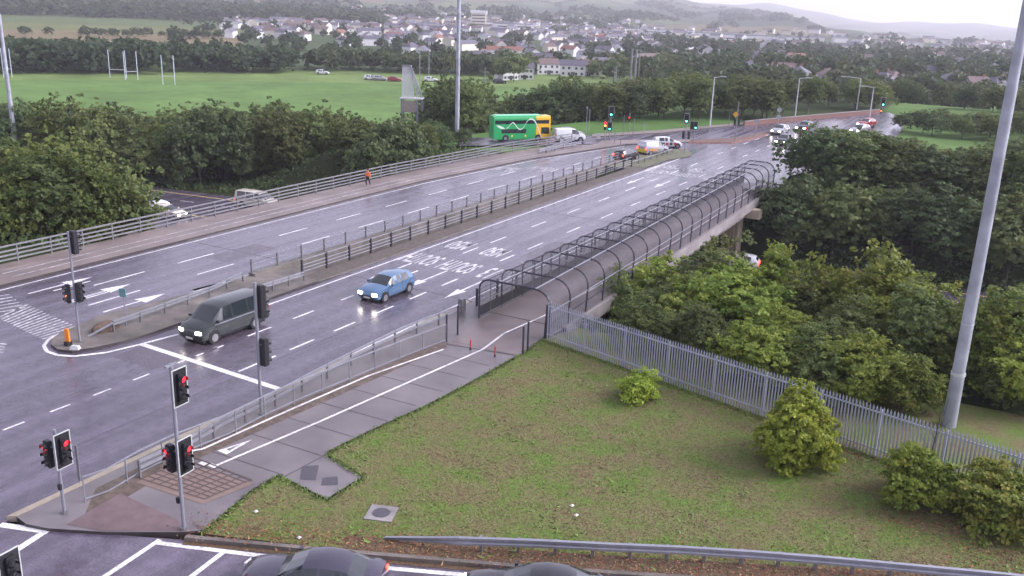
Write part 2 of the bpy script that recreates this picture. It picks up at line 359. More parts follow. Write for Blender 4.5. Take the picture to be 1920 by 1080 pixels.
# ------------------------------------------------------------------ roads, decks, paths
BY0, BY1 = 48.5, 102.0     # bridge span along the road
def edgeL(y): return float(np.interp(y, [0, 80, 101, 121, 125], [-56.1, -56.1, -54.4, -50.2, -48]))
ys = [-12, 10, 30, BY0]
rd = MB()
rd.flat([(-140, -12), (25, -12), (25, 42), (-8.2, 26.8), (-30, 16.6), (-30, BY0), (-40.7, BY0), (-42, 40), (-46.2, 40), (-45.3, BY0), (-56.1, BY0), (-56.1, 29), (-140, 29)], 0)
rd.flat([(-40.7, 40), (-40.7, BY0), (-42, 40)], 0.0)
rd.flat([(-40.7, BY0), (-30, BY0), (-30, BY1), (-40.7, BY1)], 0)
rd.flat([(-56.1, BY0), (-45.3, BY0), (-45.3, BY1), (-54.3, BY1), (-56.1, 80)], 0)
far_poly = [(-54.3, BY1), (edgeL(112), 112), (-50.2, 121), P(1100, 270), P(940, 272), P(860, 274), P(860, 258), P(1060, 256), P(1240, 247), P(1340, 237), P(1440, 227), P(1540, 219), P(1640, 211), P(1668, 211), P(1690, 222), P(1694, 240), P(1680, 258), P(1665, 272), P(1650, 290), P(1600, 300), P(1480, 330), (-24, BY1), (-30, BY1), (-45.3, BY1)]
rd.flat(far_poly, 0)
road = rd.build('road', ASPH); tag(road, kind='structure')
def deck(x0, x1, xm=None, top=-.004, th=1.25, name='bridge_deck', par=None):
    d = MB(); xs = [(x0, x1)]
    d.prism([(x0, BY0), (x1, BY0), (x1, BY1), (x0, BY1)], top-th, top); return d
bridge = thing('road_bridge', (0, 0, 0), 'wide road bridge on concrete decks carrying two carriageways across the sunken motorway', 'bridge')
deck(-61.2, -44.9).build('deck', CONC_D, bridge)
deck(-42.3, -28.9).build('deck', CONC, bridge)
d = MB()
for y_ in (66, 92):
    for x_ in (-59, -55, -50, -46, -41, -36, -31): MB().box((x_, y_, -3.85), (1.0, 1.6, 4.6)).build('pier', CONC_Y, bridge)
    MB().box((-53, y_, -1.4), (15.4, 1.9, .28)).build('crosshead', CONC_Y, bridge); MB().box((-35.8, y_, -1.4), (12.6, 1.9, .28)).build('crosshead', CONC_Y, bridge)
for y_, s_ in ((BY0-.5, 1), (BY1+.5, -1)): MB().box((-42.5, y_, -3.3), (39.5, 1.0, 6.3)).build('abutment_wall', CONC_D, bridge)
d = MB(); d.prism([(-44.9, BY0-1), (-42.3, BY0-1), (-42.3, 45.0), (-44.9, 45.0)], -.3, .08); d.build('median_end_slab', CONC_D, bridge)
d = MB(); d.prism([(-45.35, 44.2), (-44.75, 44.2), (-44.75, BY1+8), (-45.35, BY1+8)], -1.0, .32); d.build('parapet_beam', CONC_D, bridge)
# motorway
mw = MB()
def mline(x, off): return (x, 91 + .143*(x+16) + off)
mw.flat([mline(-300, 1.8), mline(60, 1.8), mline(60, -27), mline(-300, -27)], -5.96)
mwo = mw.build('motorway', ASPH); tag(mwo, kind='structure')
mk = MB(); 
for off in (0, -9.0, -16.2, -25): mk.strip([mline(-300, off), mline(60, off)], .22, -5.95)
mk.build('edge_line', YEL, mwo)
mk = MB()
for k in range(60):
    for off in (-3.3, -19.6, -22.8): mk.strip([mline(-300+k*6, off), mline(-298+k*6, off)], .15, -5.949)
mk.build('lane_line', PAINT, mwo)
# markings on the main road
mk = MB()
def dashes(x, ylist, w=.15):
    for a, b in ylist: mk.strip([(x, a), (x, b)], w, .005)
def reg(y0, y1, on, off):
    o = []; y = y0
    while y < y1: o.append((y, min(y+on, y1))); y += on+off
    return o
def gy(*pts): return [(P(*a)[1], P(*b)[1]) for a, b in pts]
Z5 = lambda x, y: (640+x/3, 360+y/3)
dashes(-37.0, reg(10, 34, 1.0, 1.25) , .12); 
dashes(-37.0, gy(((365, 667), (417, 647)), ((460, 629), (507, 613)), ((547, 597), (586, 582)), ((640, 563), (659, 553)), ((685, 545), (712, 534)), ((755, 515), (780, 507))))
dashes(-33.6, reg(33.4, 34.6, 1, 2) + gy(((447, 697), (483, 680)), ((540, 655), (586, 636)), ((622, 620), (662, 603)), ((698, 588), (735, 573)), ((765, 560), (796, 547)), ((825, 535), (853, 522))))
dashes(-37.0, [(58.2, 60.4)]); dashes(-33.6, [(58.0, 60.2)])
for x in (-37.0, -33.6):
    dashes(x, [(y, y+2.6) for y in (62.3, 69.2, 76.1, 83.0, 89.8, 96.6, 103, 110)])
dashes(-51.8, [(y, y+3.3) for y in (43.8, 54, 61, 68, 75, 82, 89)]); dashes(-48.55, [(y, y+3.3) for y in (42.6, 53, 60, 67, 74, 81, 88)])
dashes(-51.9, [(37.0, 41.0)]); dashes(-48.7, [(34.2, 38.0)]); dashes(-52.9, [(34.8, 37.5)]); dashes(-50.0, [(34.0, 37.0)])
mk.strip([(-40.05, 33.8), (-40.05, 118)], .14, .005); mk.strip([(-30.45, 33), (-30.45, 100)], .12, .005)
mk.strip([(-55.6, 30.5), (-55.6, 80), (-54.0, 100), (-50.0, 119.5)], .13, .005); mk.strip([(-45.75, 37), (-45.75, 103)], .12, .005)
for x in (-34, -37.4): dashes(x, [(y, y+2.2) for y in (122, 128, 134, 140, 146)])
dashes(-48.6, [(y, y+2) for y in (95, 101, 107, 113)]); dashes(-45.5, [(122, 125), (128, 131)])
mk.build('lane_line', PAINT, road)
mk = MB(); mk.strip([P(265, 645), P(522, 729)], .36, .006); 
for a, b, w in (((-46.1, 29.3), (-55.9, 29.3), .01),): pass
mk.strip([P(95, 990), P(30, 1032)], .28, .006); mk.strip([P(0, 984), P(92, 997)], .3, .0065)
mk.strip([P(300, 1012), P(195, 1082)], .2, .006); mk.strip([P(418, 1036), P(355, 1084)], .2, .006)
mk.strip([P(296, 1018), P(480, 1041), P(700, 1063), P(860, 1077), P(1000, 1090)], .22, .0065)
mk.build('stop_line', PAINT, road)
mk = MB()
isl = [(85, 662), (82, 648), (90, 636), (108, 628), (112, 622)]
mk.strip([P(*q) for q in ((112, 626), (92, 636), (82, 648), (88, 659), (108, 666), (140, 668), (200, 661), (262, 646), (334, 627))], .2, .0067)
mk.build('island_line', PAINT, road)
mk = MB()
def arrow(cx, cy, L=4.6, dirn=-1, turn=0, w=.75):
    tip = cy + dirn*L*.5; tail = cy - dirn*L*.5; nb = tip - dirn*L*.42
    mk.flat([(cx-.08, tail), (cx+.08, tail), (cx+.08, nb), (cx-.08, nb)], .006)
    mk.flat([(cx-w*.5, nb), (cx+w*.5, nb), (cx, tip)], .006)
    if turn: mk.flat([(cx+.08, nb+dirn*-.0), (cx+turn*1.0, nb+dirn*.5), (cx+turn*.3, nb-dirn*.5)], .0064)
for px, py in ((742, 510),): 
    x_, y_ = P(px, py); arrow(-38.5, y_, 5, -1, 0)
arrow(-35.3, P(815, 527)[1], 5.2); arrow(-31.9, P(868, 541)[1], 5.0)
arrow(-50.3, P(215, 550)[1]-.4, 4.6, 1, 0, 1.1); arrow(-46.9, P(292, 566)[1]-.8, 4.6, 1, 0, 1.1); arrow(-53.6, P(120, 528)[1]-.6, 4.6, 1, 0, 1.0)
for x in (-38.5, -35.3, -31.9): arrow(x, 96, 5)
mk.build('lane_arrow', PAINT, road)
jm = MB()
for y_ in (BY0+.1, BY1-.1, 75.2): jm.strip([(-40.7, y_), (-30.1, y_)], .09, .0035); jm.strip([(-56, y_), (-45.5, y_)], .09, .0035)
for x_, ya_, yb_ in ((-33.2, 20, 47), (-38.9, 50, 88), (-52.2, 32, 70)): jm.strip([(x_, ya_), (x_+.1, yb_)], .035, .0032)
jm.build('expansion_joint', KERB_D, road)
jm = MB(); jm.flat([(-40.5, 29.5), (-37.3, 29.5), (-37.2, 37.5), (-40.4, 37.6)], .0024); jm.flat([(-33.0, 60), (-31.2, 60), (-31.2, 66), (-33.0, 66)], .0024); jm.flat([(-51.4, 46), (-49.2, 46), (-49.2, 51), (-51.4, 51)], .0024)
jm.build('asphalt_patch', pm('patched_asphalt', (.068, .055, .072), .32, var=.25, scale=1.5, rvar=.12, bump=.15), road)
jm = MB()
for y_ in (22.5, 34, 45): jm.flat([(-30.45, y_), (-30.2, y_), (-30.2, y_+.5), (-30.45, y_+.5)], .004)
jm.build('drain_grating', BLACK, road)
def road_text(txt, cx, cy, w, L, rot=math.pi, name='road_lettering', mat=PAINT_MID):
    cu = bpy.data.curves.new('t', 'FONT'); cu.body = txt; cu.align_x = 'CENTER'; cu.align_y = 'CENTER'; cu.size = 1; cu.offset = .018
    ob = bpy.data.objects.new('t', cu); me = bpy.data.meshes.new_from_object(ob); bpy.data.objects.remove(ob); bpy.data.curves.remove(cu)
    co = np.array([v.co[:] for v in me.vertices]); lo = co.min(0); hi = co.max(0); cc = (lo+hi)/2
    for v in me.vertices:
        x = (v.co.x-cc[0])/(hi[0]-lo[0])*w; y = (v.co.y-cc[1])/(hi[1]-lo[1])*L
        v.co = (cx + x*math.cos(rot)-y*math.sin(rot), cy + x*math.sin(rot)+y*math.cos(rot), .0062)
    me.materials.append(mat); o = bpy.data.objects.new(name, me); COL.objects.link(o); o.parent = road; return o
road_text('M50', -38.5, P(868, 461)[1], 1.75, 2.6); road_text('M50', -35.2, P(928, 473)[1], 1.75, 2.6)
road_text('SOUTH', -38.55, P(793, 486)[1], 2.75, 2.7); road_text('SOUTH', -35.2, P(860, 500)[1], 2.75, 2.7); road_text('R113', -31.9, P(922, 513)[1], 2.2, 2.9)
for x, t1, t2 in ((-38.5, 'M50', 'SOUTH'), (-35.2, 'M50', 'SOUTH'), (-31.9, 'M50', 'NORTH')):
    road_text(t1, x, 107.5, 1.8, 2.6, mat=PAINT_OLD); road_text(t2, x, 103.2, 2.6, 2.6, mat=PAINT_OLD)
for x in (-50.3, -47.2, -53.3): road_text('N M50', x, 96 + (x+50)*.9, 2.4, 3.2, rot=0, mat=PAINT_OLD)
# worn hatching on the left of the near junction (lines that run with the road inside a kite shape)
mk = MB(); hp = [P(*q) for q in ((0, 563), (40, 572), (75, 588), (118, 600), (148, 612))]
for k in range(15):
    t = k/14; a = (0+t*85, 590+t*48); 
    mk.strip([P(-4+t*82, 596+t*40), P(52+t*96, 571+t*44)], .16, .0058)
for k in range(6): mk.strip([P(-30+k*6, 560+k*5), P(18+k*6, 552+k*5)], .16, .0058)
for k in range(4): mk.strip([P(-30, 640+k*6), P(12-k*2, 646+k*5)], .16, .0058)
mk.build('hatched_box', PAINT_OLD, road)

# raised islands
def raised(name, poly, h, mtop, mside, z0=-.3, label=None):
    o = MB().prism(poly, z0, h, 0, 1).build(name, [mtop, mside]); tag(o, kind='structure'); return o
raised('traffic_island', [P(*q, z=.12) for q in ((113, 624), (97, 635), (95, 645), (108, 655), (135, 658), (175, 652), (230, 640), (290, 622), (335, 606))] + [(-40.75, 36.5), (-40.75, 46), (-45.3, 46.5), (-45.4, 40), (-45.8, 36), (-46.3, 33.5)], .13, CONC_D, KERB_D)
strip_l = [(-42.25, 46), (-40.75, 46), (-40.75, 104), (-42.25, 104)]
raised('median_strip', strip_l, .12, pm('mossy_paving', (.085, .07, .06), .7, var=.5, scale=4, bump=.3), CONC_D)
MOSSG = pm('weedy_concrete', (.11, .115, .07), .85, var=.45, scale=2.5, bump=.3)
raised('median_strip', [(-44.7, BY1+.1), (-42.3, BY1+.1), (-42.3, 104.1), (-40.75, 104.1), (-40.7, 112)] + [P(*q, z=.12) for q in ((1300, 287), (1292, 293))][::-1] + [(-42.2, 122.5), (-43.6, 121.0), (-45.25, 116), (-45.36, 104)], .125, MOSSG, KERB_D)
raised('traffic_island', [P(*q, z=.12) for q in ((1290, 267), (1372, 267), (1400, 262), (1440, 251), (1462, 243), (1440, 246), (1380, 258), (1300, 262))], .13, pm('island_red_brown', (.12, .075, .06), .7, var=.3, scale=1.5), pm('red_kerb', (.3, .12, .09), .6, var=.2))
raised('traffic_island', [P(*q, z=.12) for q in ((1600, 282), (1640, 292), (1665, 275), (1645, 262), (1625, 262), (1588, 268), (1580, 276))], .13, PATHP, KERB_D)
raised('traffic_island', [P(*q, z=.12) for q in ((1128, 264), (1190, 262), (1300, 261), (1290, 266), (1180, 270), (1120, 270))], .13, PATHP, KERB_D)
# left path on the bridge
lp = [(-56.3, 22), (-56.3, 80), (-54.6, 101), (-50.4, 121), (-53, 124)] + [P(*q, z=.12) for q in ((1110, 271), (1045, 272), (1000, 278))] + [(-59.2, 104), (-60.7, 80), (-60.7, 30), (-62, 26), (-90, 22)]
raised('footpath', lp, .12, PATHP, KERB_D, z0=-.4)
mk = MB()
for off in (1.1, 2.2): mk.strip([(-56.3-off, 35.0), (-56.3-off, 80), (-54.8-off, 100), (-52.6-off, 113)], .12, .125)
mk.build('path_line', PAINT_OLD, bpy.data.objects['footpath'])

# right path: concrete path, bridge path, verge strip, tactile areas
fp = MB()
outer = [(-30.0, 18.0), (-30.0, 48.5), (-28.7, 48.5), (-28.7, 47.04), (-22.68, 47.04), (-22.75, 44.6), P(980, 664), P(900, 710), P(800, 763), P(700, 808), P(612, 852), P(684, 896), P(612, 940), P(522, 894), P(470, 925), P(380, 1000), P(345, 1003), P(200, 1003), P(90, 996), P(50, 988), (-29.9, 17.2)]
fpo = fp.prism(outer, -.3, .12, 0, 1).build('footpath', [PATH, KERB_D]); tag(fpo, kind='structure')
mk = MB(); mk.prism([(-30.15, 17.0), (-29.85, 17.2), (-29.85, 48.4), (-30.15, 48.4)], -.1, .135); mk.build('kerb', KERB, fpo)
mk = MB()
mk.flat([P(*q, z=.125) for q in ((180, 915), (335, 840), (365, 842), (560, 752), (830, 640), (838, 650), (375, 858), (300, 895), (150, 985))], .125, 0)
mk.build('verge', pm('weedy_verge', (.1, .075, .06), .75, var=.5, scale=3, bump=.3), fpo)
mk = MB(); c_ = P(415, 905)
mk.flat([P(*q, z=.13) for q in ((370, 878), (395, 880), (475, 907), (380, 945), (255, 905), (340, 858))], .13, 0)
mk.flat([P(*q, z=.132) for q in ((225, 925), (335, 975), (345, 995), (190, 995), (125, 983))], .132, 1)
mk.build('tactile_paving', [TACTB, TACT], fpo)
mk = MB()     # joints in the tactile field
for k in range(9):
    t = k/8; a = (262+t*100, 902-t*40); b = (385+t*88, 942-t*36); mk.strip([P(*a), P(*b)], .08, .136)
for k in range(8):
    t = k/7; a = (262+t*120, 904+t*38); b = (362+t*110, 864+t*40); mk.strip([P(*a), P(*b)], .08, .1365)
mk.build('paving_joint', pm('joint_brown', (.075, .055, .05), .7), fpo)
mk = MB()
rngj = random.Random(5)
for k in range(9):
    y = 24.6+k*2.1; mk.strip([(-28.1+k*.15, y), (-24.0+k*.12, y+.12)], .05, .1262)
mk.strip([P(560, 880, z=.12), P(470, 925, z=.12)], .06, .1262); mk.strip([P(612, 852, z=.12), P(560, 880, z=.12)], .06, .1262)
mk.build('slab_joint', KERB_D, fpo)
mk = MB()
mk.strip([P(*q, z=.13) for q in ((400, 875), (600, 790), (905, 655), (945, 625), (1020, 592), (1062, 568))], .13, .131)
mk.strip([P(*q, z=.13) for q in ((372, 866), (386, 871))], .22, .131)
mk.strip([P(*q, z=.13) for q in ((392, 870), (406, 876))], .22, .1315)
mk.flat([P(*q, z=.13) for q in ((408, 845), (425, 852), (473, 824))], .131); 
mk.build('cycle_line', PAINT, fpo)
mk = MB(); mk.flat([P(*q, z=.14) for q in ((424, 842), (430, 845), (452, 832))], .1345); mk.build('triangle_centre', PATH, fpo)
mk = MB(); mk.strip([P(*q, z=.13) for q in ((358, 846), (380, 842), (545, 768), (690, 705), (832, 655))], .13, .14); mk.build('edging_line', PAINT, fpo)
mk = MB(); mk.strip([P(600, 862, z=.12), P(618, 870, z=.12)], .01, .1262)
# covers
mk = MB(); mk.flat([P(838, 643, .12), P(981, 668, .12), (-22.8, 44.6), (-22.75, 47.03), (-27.75, 47.03), (-27.8, 45.6), P(858, 630, .12)], .1255); mk.build('brown_surfacing', PATHB, fpo)
mk = MB(); mk.strip([P(836, 645, .12), P(981, 669, .12)], .12, .1285); mk.build('drain_channel', KERB_D, fpo)
pc = MB(); pc.flat([P(*q, z=.128) for q in ((566, 874), (598, 872), (592, 900), (562, 899))], .13); pc.flat([P(*q, z=.128) for q in ((605, 896), (633, 893), (634, 909), (602, 910))], .13)
COVER = pm('cast_iron_cover', (.075, .07, .085), .5, metal=.3, var=.2, scale=8, bump=.3); pc.build('inspection_cover', COVER, fpo)

# grass corner
GR = bpy.data.materials.new('mown_grass'); GR.use_nodes = True
def grass_nodes(m):
    n = m.node_tree.nodes; l = m.node_tree.links; b = n['Principled BSDF']; b.inputs['Roughness'].default_value = .9; b.inputs['Specular IOR Level'].default_value = .15
    t = n.new('ShaderNodeTexCoord')
    z1 = n.new('ShaderNodeTexNoise'); z1.inputs['Scale'].default_value = .55; z1.inputs['Detail'].default_value = 8; z1.inputs['Roughness'].default_value = .72; l.new(t.outputs['Object'], z1.inputs['Vector'])
    z2 = n.new('ShaderNodeTexNoise'); z2.inputs['Scale'].default_value = 10; z2.inputs['Detail'].default_value = 6; z2.inputs['Roughness'].default_value = .8; l.new(t.outputs['Object'], z2.inputs['Vector'])
    r = n.new('ShaderNodeValToRGB'); e = r.color_ramp.elements; e[0].position = .42; e[0].color = (.15, .112, .062, 1); e[1].position = .66; e[1].color = (.095, .175, .03, 1)
    q = e.new(.5); q.color = (.15, .14, .065, 1); q = e.new(.59); q.color = (.115, .155, .04, 1)
    a = n.new('ShaderNodeMath'); a.operation = 'MULTIPLY_ADD'; a.inputs[1].default_value = .35; l.new(z2.outputs['Fac'], a.inputs[0]); 
    s_ = n.new('ShaderNodeMath'); s_.operation = 'MULTIPLY'; s_.inputs[1].default_value = .72; l.new(z1.outputs['Fac'], s_.inputs[0]); l.new(s_.outputs[0], a.inputs[2])
    l.new(a.outputs[0], r.inputs[0])
    mr = n.new('ShaderNodeMapRange'); mr.inputs[1].default_value = .3; mr.inputs[2].default_value = .7; mr.inputs[3].default_value = .5; mr.inputs[4].default_value = 1.45; l.new(z2.outputs['Fac'], mr.inputs[0])
    mm = n.new('ShaderNodeMix'); mm.data_type = 'RGBA'; mm.blend_type = 'MULTIPLY'; mm.inputs[0].default_value = 1; l.new(r.outputs[0], mm.inputs[6]); l.new(mr.outputs[0], mm.inputs[7]); l.new(mm.outputs[2], b.inputs['Base Color'])
    bp = n.new('ShaderNodeBump'); bp.inputs['Strength'].default_value = .8; bp.inputs['Distance'].default_value = .06; l.new(z2.outputs['Fac'], bp.inputs['Height']); l.new(bp.outputs[0], b.inputs['Normal'])
grass_nodes(GR)
KL = [P(380, 1002, z=.14), P(640, 1030, z=.14), P(1000, 1060, z=.14), P(1270, 1078, z=.14), (3, 32.6), (16, 39)]
grass_poly = [P(382, 1001, z=.14), P(470, 925, z=.14), P(522, 894, z=.14), P(612, 940, z=.14), P(684, 896, z=.14), P(612, 852, z=.14), P(700, 808, z=.14), P(800, 763, z=.14), P(900, 710, z=.14), P(980, 664, z=.14), (-22.8, 44.9), (-22.0, 47.5), (-10, 48), (10, 49), (30, 49), (30, 46), (16, 39), (3, 32.6)] + [P(1270, 1078, z=.14), P(1000, 1060, z=.14), P(640, 1030, z=.14)]
lawn = MB().prism(grass_poly, -.5, .145, 0, 1).build('lawn', [GR, SOIL]); tag(lawn, kind='structure')
def off(pts, d):
    o = []
    for i, p_ in enumerate(pts):
        a = Vector(pts[max(0, i-1)]); b = Vector(pts[min(len(pts)-1, i+1)]); t = (b-a).normalized(); o.append((p_[0]-t.y*d, p_[1]+t.x*d))
    return o
k1 = [P(*q, z=.14) for q in ((350, 1003), (640, 1030), (1000, 1060), (1270, 1078))] + [(3, 32.6), (16, 39)]
kb = MB().prism(off(k1, -.2)+k1[::-1], -.2, .16); o = kb.build('kerb', CONC_D); tag(o, kind='structure')
sb = MB()
so = off(k1, .9); sb.flat(k1[1:] + so[1:][::-1], .151); o = sb.build('soil_strip', SOIL); tag(o, kind='structure')
sb2 = MB().prism(off(k1, -.42)+off(k1, -.2)[::-1], -.2, .012); o = sb2.build('gutter', SOIL); tag(o, kind='structure')

def in_poly(x, y, poly):
    c = False; n = len(poly); j = n-1
    for i in range(n):
        xi, yi = poly[i]; xj, yj = poly[j]
        if (yi > y) != (yj > y) and x < (xj-xi)*(y-yi)/(yj-yi)+xi: c = not c
        j = i
    return c
def scatter_mesh(name, pts, size, mats, up=.6, seed=1, z=.145, lean=.7):
    r = np.random.default_rng(seed); n = len(pts); p = np.array(pts); s = size*r.uniform(.5, 1.4, n); a = r.uniform(0, 2*np.pi, n)
    dx, dy = np.cos(a)*s*.28, np.sin(a)*s*.28; lx, ly = r.normal(0, lean, n)*s*.5, r.normal(0, lean, n)*s*.5
    V = np.empty((n, 3, 3)); V[:, 0] = np.stack([p[:, 0]-dx, p[:, 1]-dy, np.full(n, z)], 1); V[:, 1] = np.stack([p[:, 0]+dx, p[:, 1]+dy, np.full(n, z)], 1); V[:, 2] = np.stack([p[:, 0]+lx, p[:, 1]+ly, z+s*up], 1)
    me = bpy.data.meshes.new(name); me.vertices.add(n*3); me.vertices.foreach_set('co', V.ravel()); me.loops.add(n*3); me.loops.foreach_set('vertex_index', np.arange(n*3)); me.polygons.add(n); me.polygons.foreach_set('loop_start', np.arange(n)*3)
    for m in mats: me.materials.append(m)
    me.polygons.foreach_set('material_index', r.integers(0, len(mats), n)); me.update(); me.validate()
    o = bpy.data.objects.new(name, me); COL.objects.link(o); return o
rg = np.random.default_rng(3); pts = []
lawn_vis = grass_poly[:11] + [(2.2, 38.6), (14, 36), (16, 39), (3, 32.6)] + grass_poly[-3:]
while len(pts) < 85000:
    xs = rg.uniform(-25, 9, 20000); ysr = rg.uniform(19, 45.5, 20000)
    for x_, y_ in zip(xs, ysr):
        if in_poly(x_, y_, lawn_vis): pts.append((x_, y_))
GB = [pm('grass_blade', (.105, .14, .035), .8, var=.3, scale=.6), pm('grass_blade_dry', (.185, .135, .07), .9, var=.3, scale=1.2), pm('grass_blade_fresh', (.12, .20, .035), .8, var=.3, scale=.5)]
tag(scatter_mesh('grass', pts[:85000], .085, [GB[0], GB[1], GB[2], GB[1]], up=.35), 'short patchy green and brown mown grass', 'grass', kind='stuff')
wd = [q for q in pts[60000:66000] if (math.sin(q[0]*1.3)+math.sin(q[1]*1.7+q[0]*.6)) > .7]
tag(scatter_mesh('weeds', wd, .2, [GB[2], GB[0]], up=.3, seed=12, lean=1.1), 'broad leaved weed tufts scattered over the lawn', 'weeds', kind='stuff')
# rough grass edge along the path and fence; fallen leaves
def along(pl, n, w, r):
    out = []; L = [math.dist(a, b) for a, b in zip(pl[:-1], pl[1:])]; tot = sum(L)
    for _ in range(n):
        t = r.random()*tot; i = 0
        while t > L[i]: t -= L[i]; i += 1
        f = t/L[i]; a, b = pl[i], pl[i+1]; out.append((a[0]+(b[0]-a[0])*f+r.gauss(0, w), a[1]+(b[1]-a[1])*f+r.gauss(0, w)))
    return out
r1 = random.Random(8)
edge = along([grass_poly[k] for k in (0, 1, 2, 3, 4, 5, 6, 7, 8, 9, 10)], 4200, .09, r1) + along([(-22.5, 44.3), (-10, 41.2), (2, 38.1)], 5000, .16, r1)
tag(scatter_mesh('grass', edge, .11, [GB[2], GB[0]], up=.5, seed=4), 'longer green grass tufts along the path edge', 'grass', kind='stuff')
lv = along(off(k1, .45), 6500, .38, r1) + along(off(k1, 1.2), 1500, .5, r1) + along([(-12, 42), (-6, 40), (0, 38.8), (3, 37)], 1500, .4, r1) + along([(-3, 34.8), (1, 34.2), (4, 35)], 1400, .7, r1)
LF = [pm('fallen_leaf_red', (.2, .05, .025), .8, var=.3), pm('fallen_leaf_tan', (.3, .17, .08), .8, var=.3), pm('fallen_leaf_brown', (.09, .045, .03), .8, var=.3)]
tag(scatter_mesh('fallen_leaves', lv, .11, LF, up=.25, seed=6, z=.155, lean=1.2), 'red and tan fallen leaves on the soil by the kerb', 'leaves', kind='stuff')
LITTER = pm('litter', (.7, .7, .68), .6, var=.05)
for i, ((px, py), lab) in enumerate((((1072, 949), 'white litter scrap on the lawn, farther of the two near its middle'), ((1080, 967), 'white litter scrap on the lawn, nearer of the two near its middle'), ((480, 960), 'white litter scrap on the grass near the traffic signal pole base'), ((561, 1009), 'white litter scrap on the grass behind the kerb above the dark saloon'))):
    x_, y_ = P(px, py, .16); b = MB(); b.add([(x_-.09, y_-.04, .17), (x_+.05, y_-.07, .18), (x_+.1, y_+.04, .21), (x_-.02, y_+.07, .19), (x_, y_, .26)], [(0, 1, 4), (1, 2, 4), (2, 3, 4), (3, 0, 4), (3, 2, 1, 0)])
    tag(b.build('litter', LITTER), lab, 'litter')
mh = thing('manhole', (*P(715, 963, .15), .15), 'round manhole cover in a square concrete surround set in the lawn', 'manhole', rz=.35)
MB().box((0, 0, .01), (1.05, 1.05, .05)).build('surround', CONC, mh); MB().bar((0, 0, .03), (0, 0, .05), .33, n=20).build('cover', COVER, mh)

# ------------------------------------------------------------------ rails, parapets, cage, fences
def parapet(name, label, cat, pts, posts, rails, mp_, mr_, pr=.05, ph=1.2, group=None, base=0.0, rr=.03, lean=0, skip_ends=False):
    """pts: polyline in plan; posts: spacing; rails: heights"""
    t = thing(name, (pts[0][0], pts[0][1], base), label, cat, group); ox, oy = pts[0][:2]
    L = [math.dist(a[:2], b[:2]) for a, b in zip(pts[:-1], pts[1:])]; tot = sum(L); n = max(1, round(tot/posts))
    def at(s):
        i = 0
        while i < len(L)-1 and s > L[i]: s -= L[i]; i += 1
        f = min(1, s/L[i]); a, b = pts[i], pts[i+1]; return a[0]+(b[0]-a[0])*f-ox, a[1]+(b[1]-a[1])*f-oy, math.atan2(b[1]-a[1], b[0]-a[0])
    for k in range(n+1):
        x, y, a = at(tot*k/n); m = MB(); m.box((x, y, ph/2), (pr*1.3, pr*2, ph), a); m.build('post', mp_, t)
    for h in rails:
        m = MB(); q = [(a[0]-ox, a[1]-oy) for a in pts]
        for a, b in zip(q[:-1], q[1:]):
            c = ((a[0]+b[0])/2, (a[1]+b[1])/2, h); m.box(c, (math.dist(a, b), rr*1.6, rr*2), math.atan2(b[1]-a[1], b[0]-a[0]))
        m.build('rail', mr_, t)
    return t
def shift(pts, dx): return [(p_[0]+dx, p_[1]) for p_ in pts]
parapet('bridge_parapet', 'dark posted steel parapet between the right carriageway and the mesh covered footbridge', 'parapet', [(-29.15, 47.6), (-29.15, 103)], 2.55, (.35, .65, .92, 1.2), NAVY, GALV, ph=1.28, pr=.07)
parapet('median_barrier', 'dark posted steel parapet along the near side of the gap between the carriageways', 'barrier', [(-42.35, 46.2), (-42.35, 104)], 2.5, (.28, .52, .76, 1.12), NAVY, GALV, ph=1.16, pr=.075, base=.12)
parapet('median_barrier', 'light grey steel parapet along the far side of the gap between the carriageways', 'barrier', [(-45.05, 44.2), (-45.05, 106)], 2.45, (.3, .62, .95), GALV_D, GALV, ph=.98, pr=.06, base=.32)
lp_pts = [(-60.5, 22), (-60.5, 80), (-59.2, 103), (-56.8, 117)]
parapet('bridge_parapet', 'four railed grey parapet along the far footpath beside the motorway trees', 'parapet', lp_pts, 2.6, (.3, .6, .9, 1.25), GALV_D, GALV_M, ph=1.3, pr=.06, rr=.055, base=.1)
parapet('guard_rail', 'low grey guard rail curving behind the far footpath near the white van', 'barrier', [(-56.6, 117.6)] + [P(*q, z=.6) for q in ((1010, 283), (1060, 272), (1090, 267))], 2.2, (.5, .72), GALV_D, GALV, ph=.8, pr=.05, rr=.06)
parapet('guard_rail', 'low steel rail running along the weedy far end of the median', 'barrier', [(-42.5, 104.5), (-42.3, 112), (-42.4, 118)], 1.9, (.62,), GALV_D, GALV, ph=.7, pr=.05, rr=.05)
ob = [P(*q, z=.9) for q in ((862, 571), (757, 611), (678, 649), (591, 693), (500, 741), (430, 775), (380, 803), (318, 836), (260, 862))]
t = parapet('guard_rail', 'double beam steel guard rail beside the kerb, outside the pedestrian railing', 'barrier', ob, 1.95, (.55, .82), GALV_D, GALV, ph=.88, pr=.05, rr=.055)
ib = [P(*q, z=.12) for q in ((835, 642), (755, 673), (667, 709), (570, 749), (500, 781), (430, 818), (325, 860), (265, 890), (205, 926), (160, 942))]
t = parapet('pedestrian_railing', 'grey mesh infilled pedestrian railing between kerb and cycle path', 'railing', ib, 1.9, (.14, 1.06), GALV, GALV, ph=1.08, pr=.028, rr=.025, base=.12)
m = MB()
for a, b in zip(ib[:-1], ib[1:]):
    a = (a[0]-ib[0][0], a[1]-ib[0][1]); b = (b[0]-ib[0][0], b[1]-ib[0][1]); m.add([(a[0], a[1], .15), (b[0], b[1], .15), (b[0], b[1], 1.04), (a[0], a[1], 1.04)], [(0, 1, 2, 3)])
m.build('mesh_infill', WIRE_L, t)
mi_ = [P(*q, z=.6) for q in ((212, 607), (262, 590), (340, 562), (400, 540), (455, 514))]
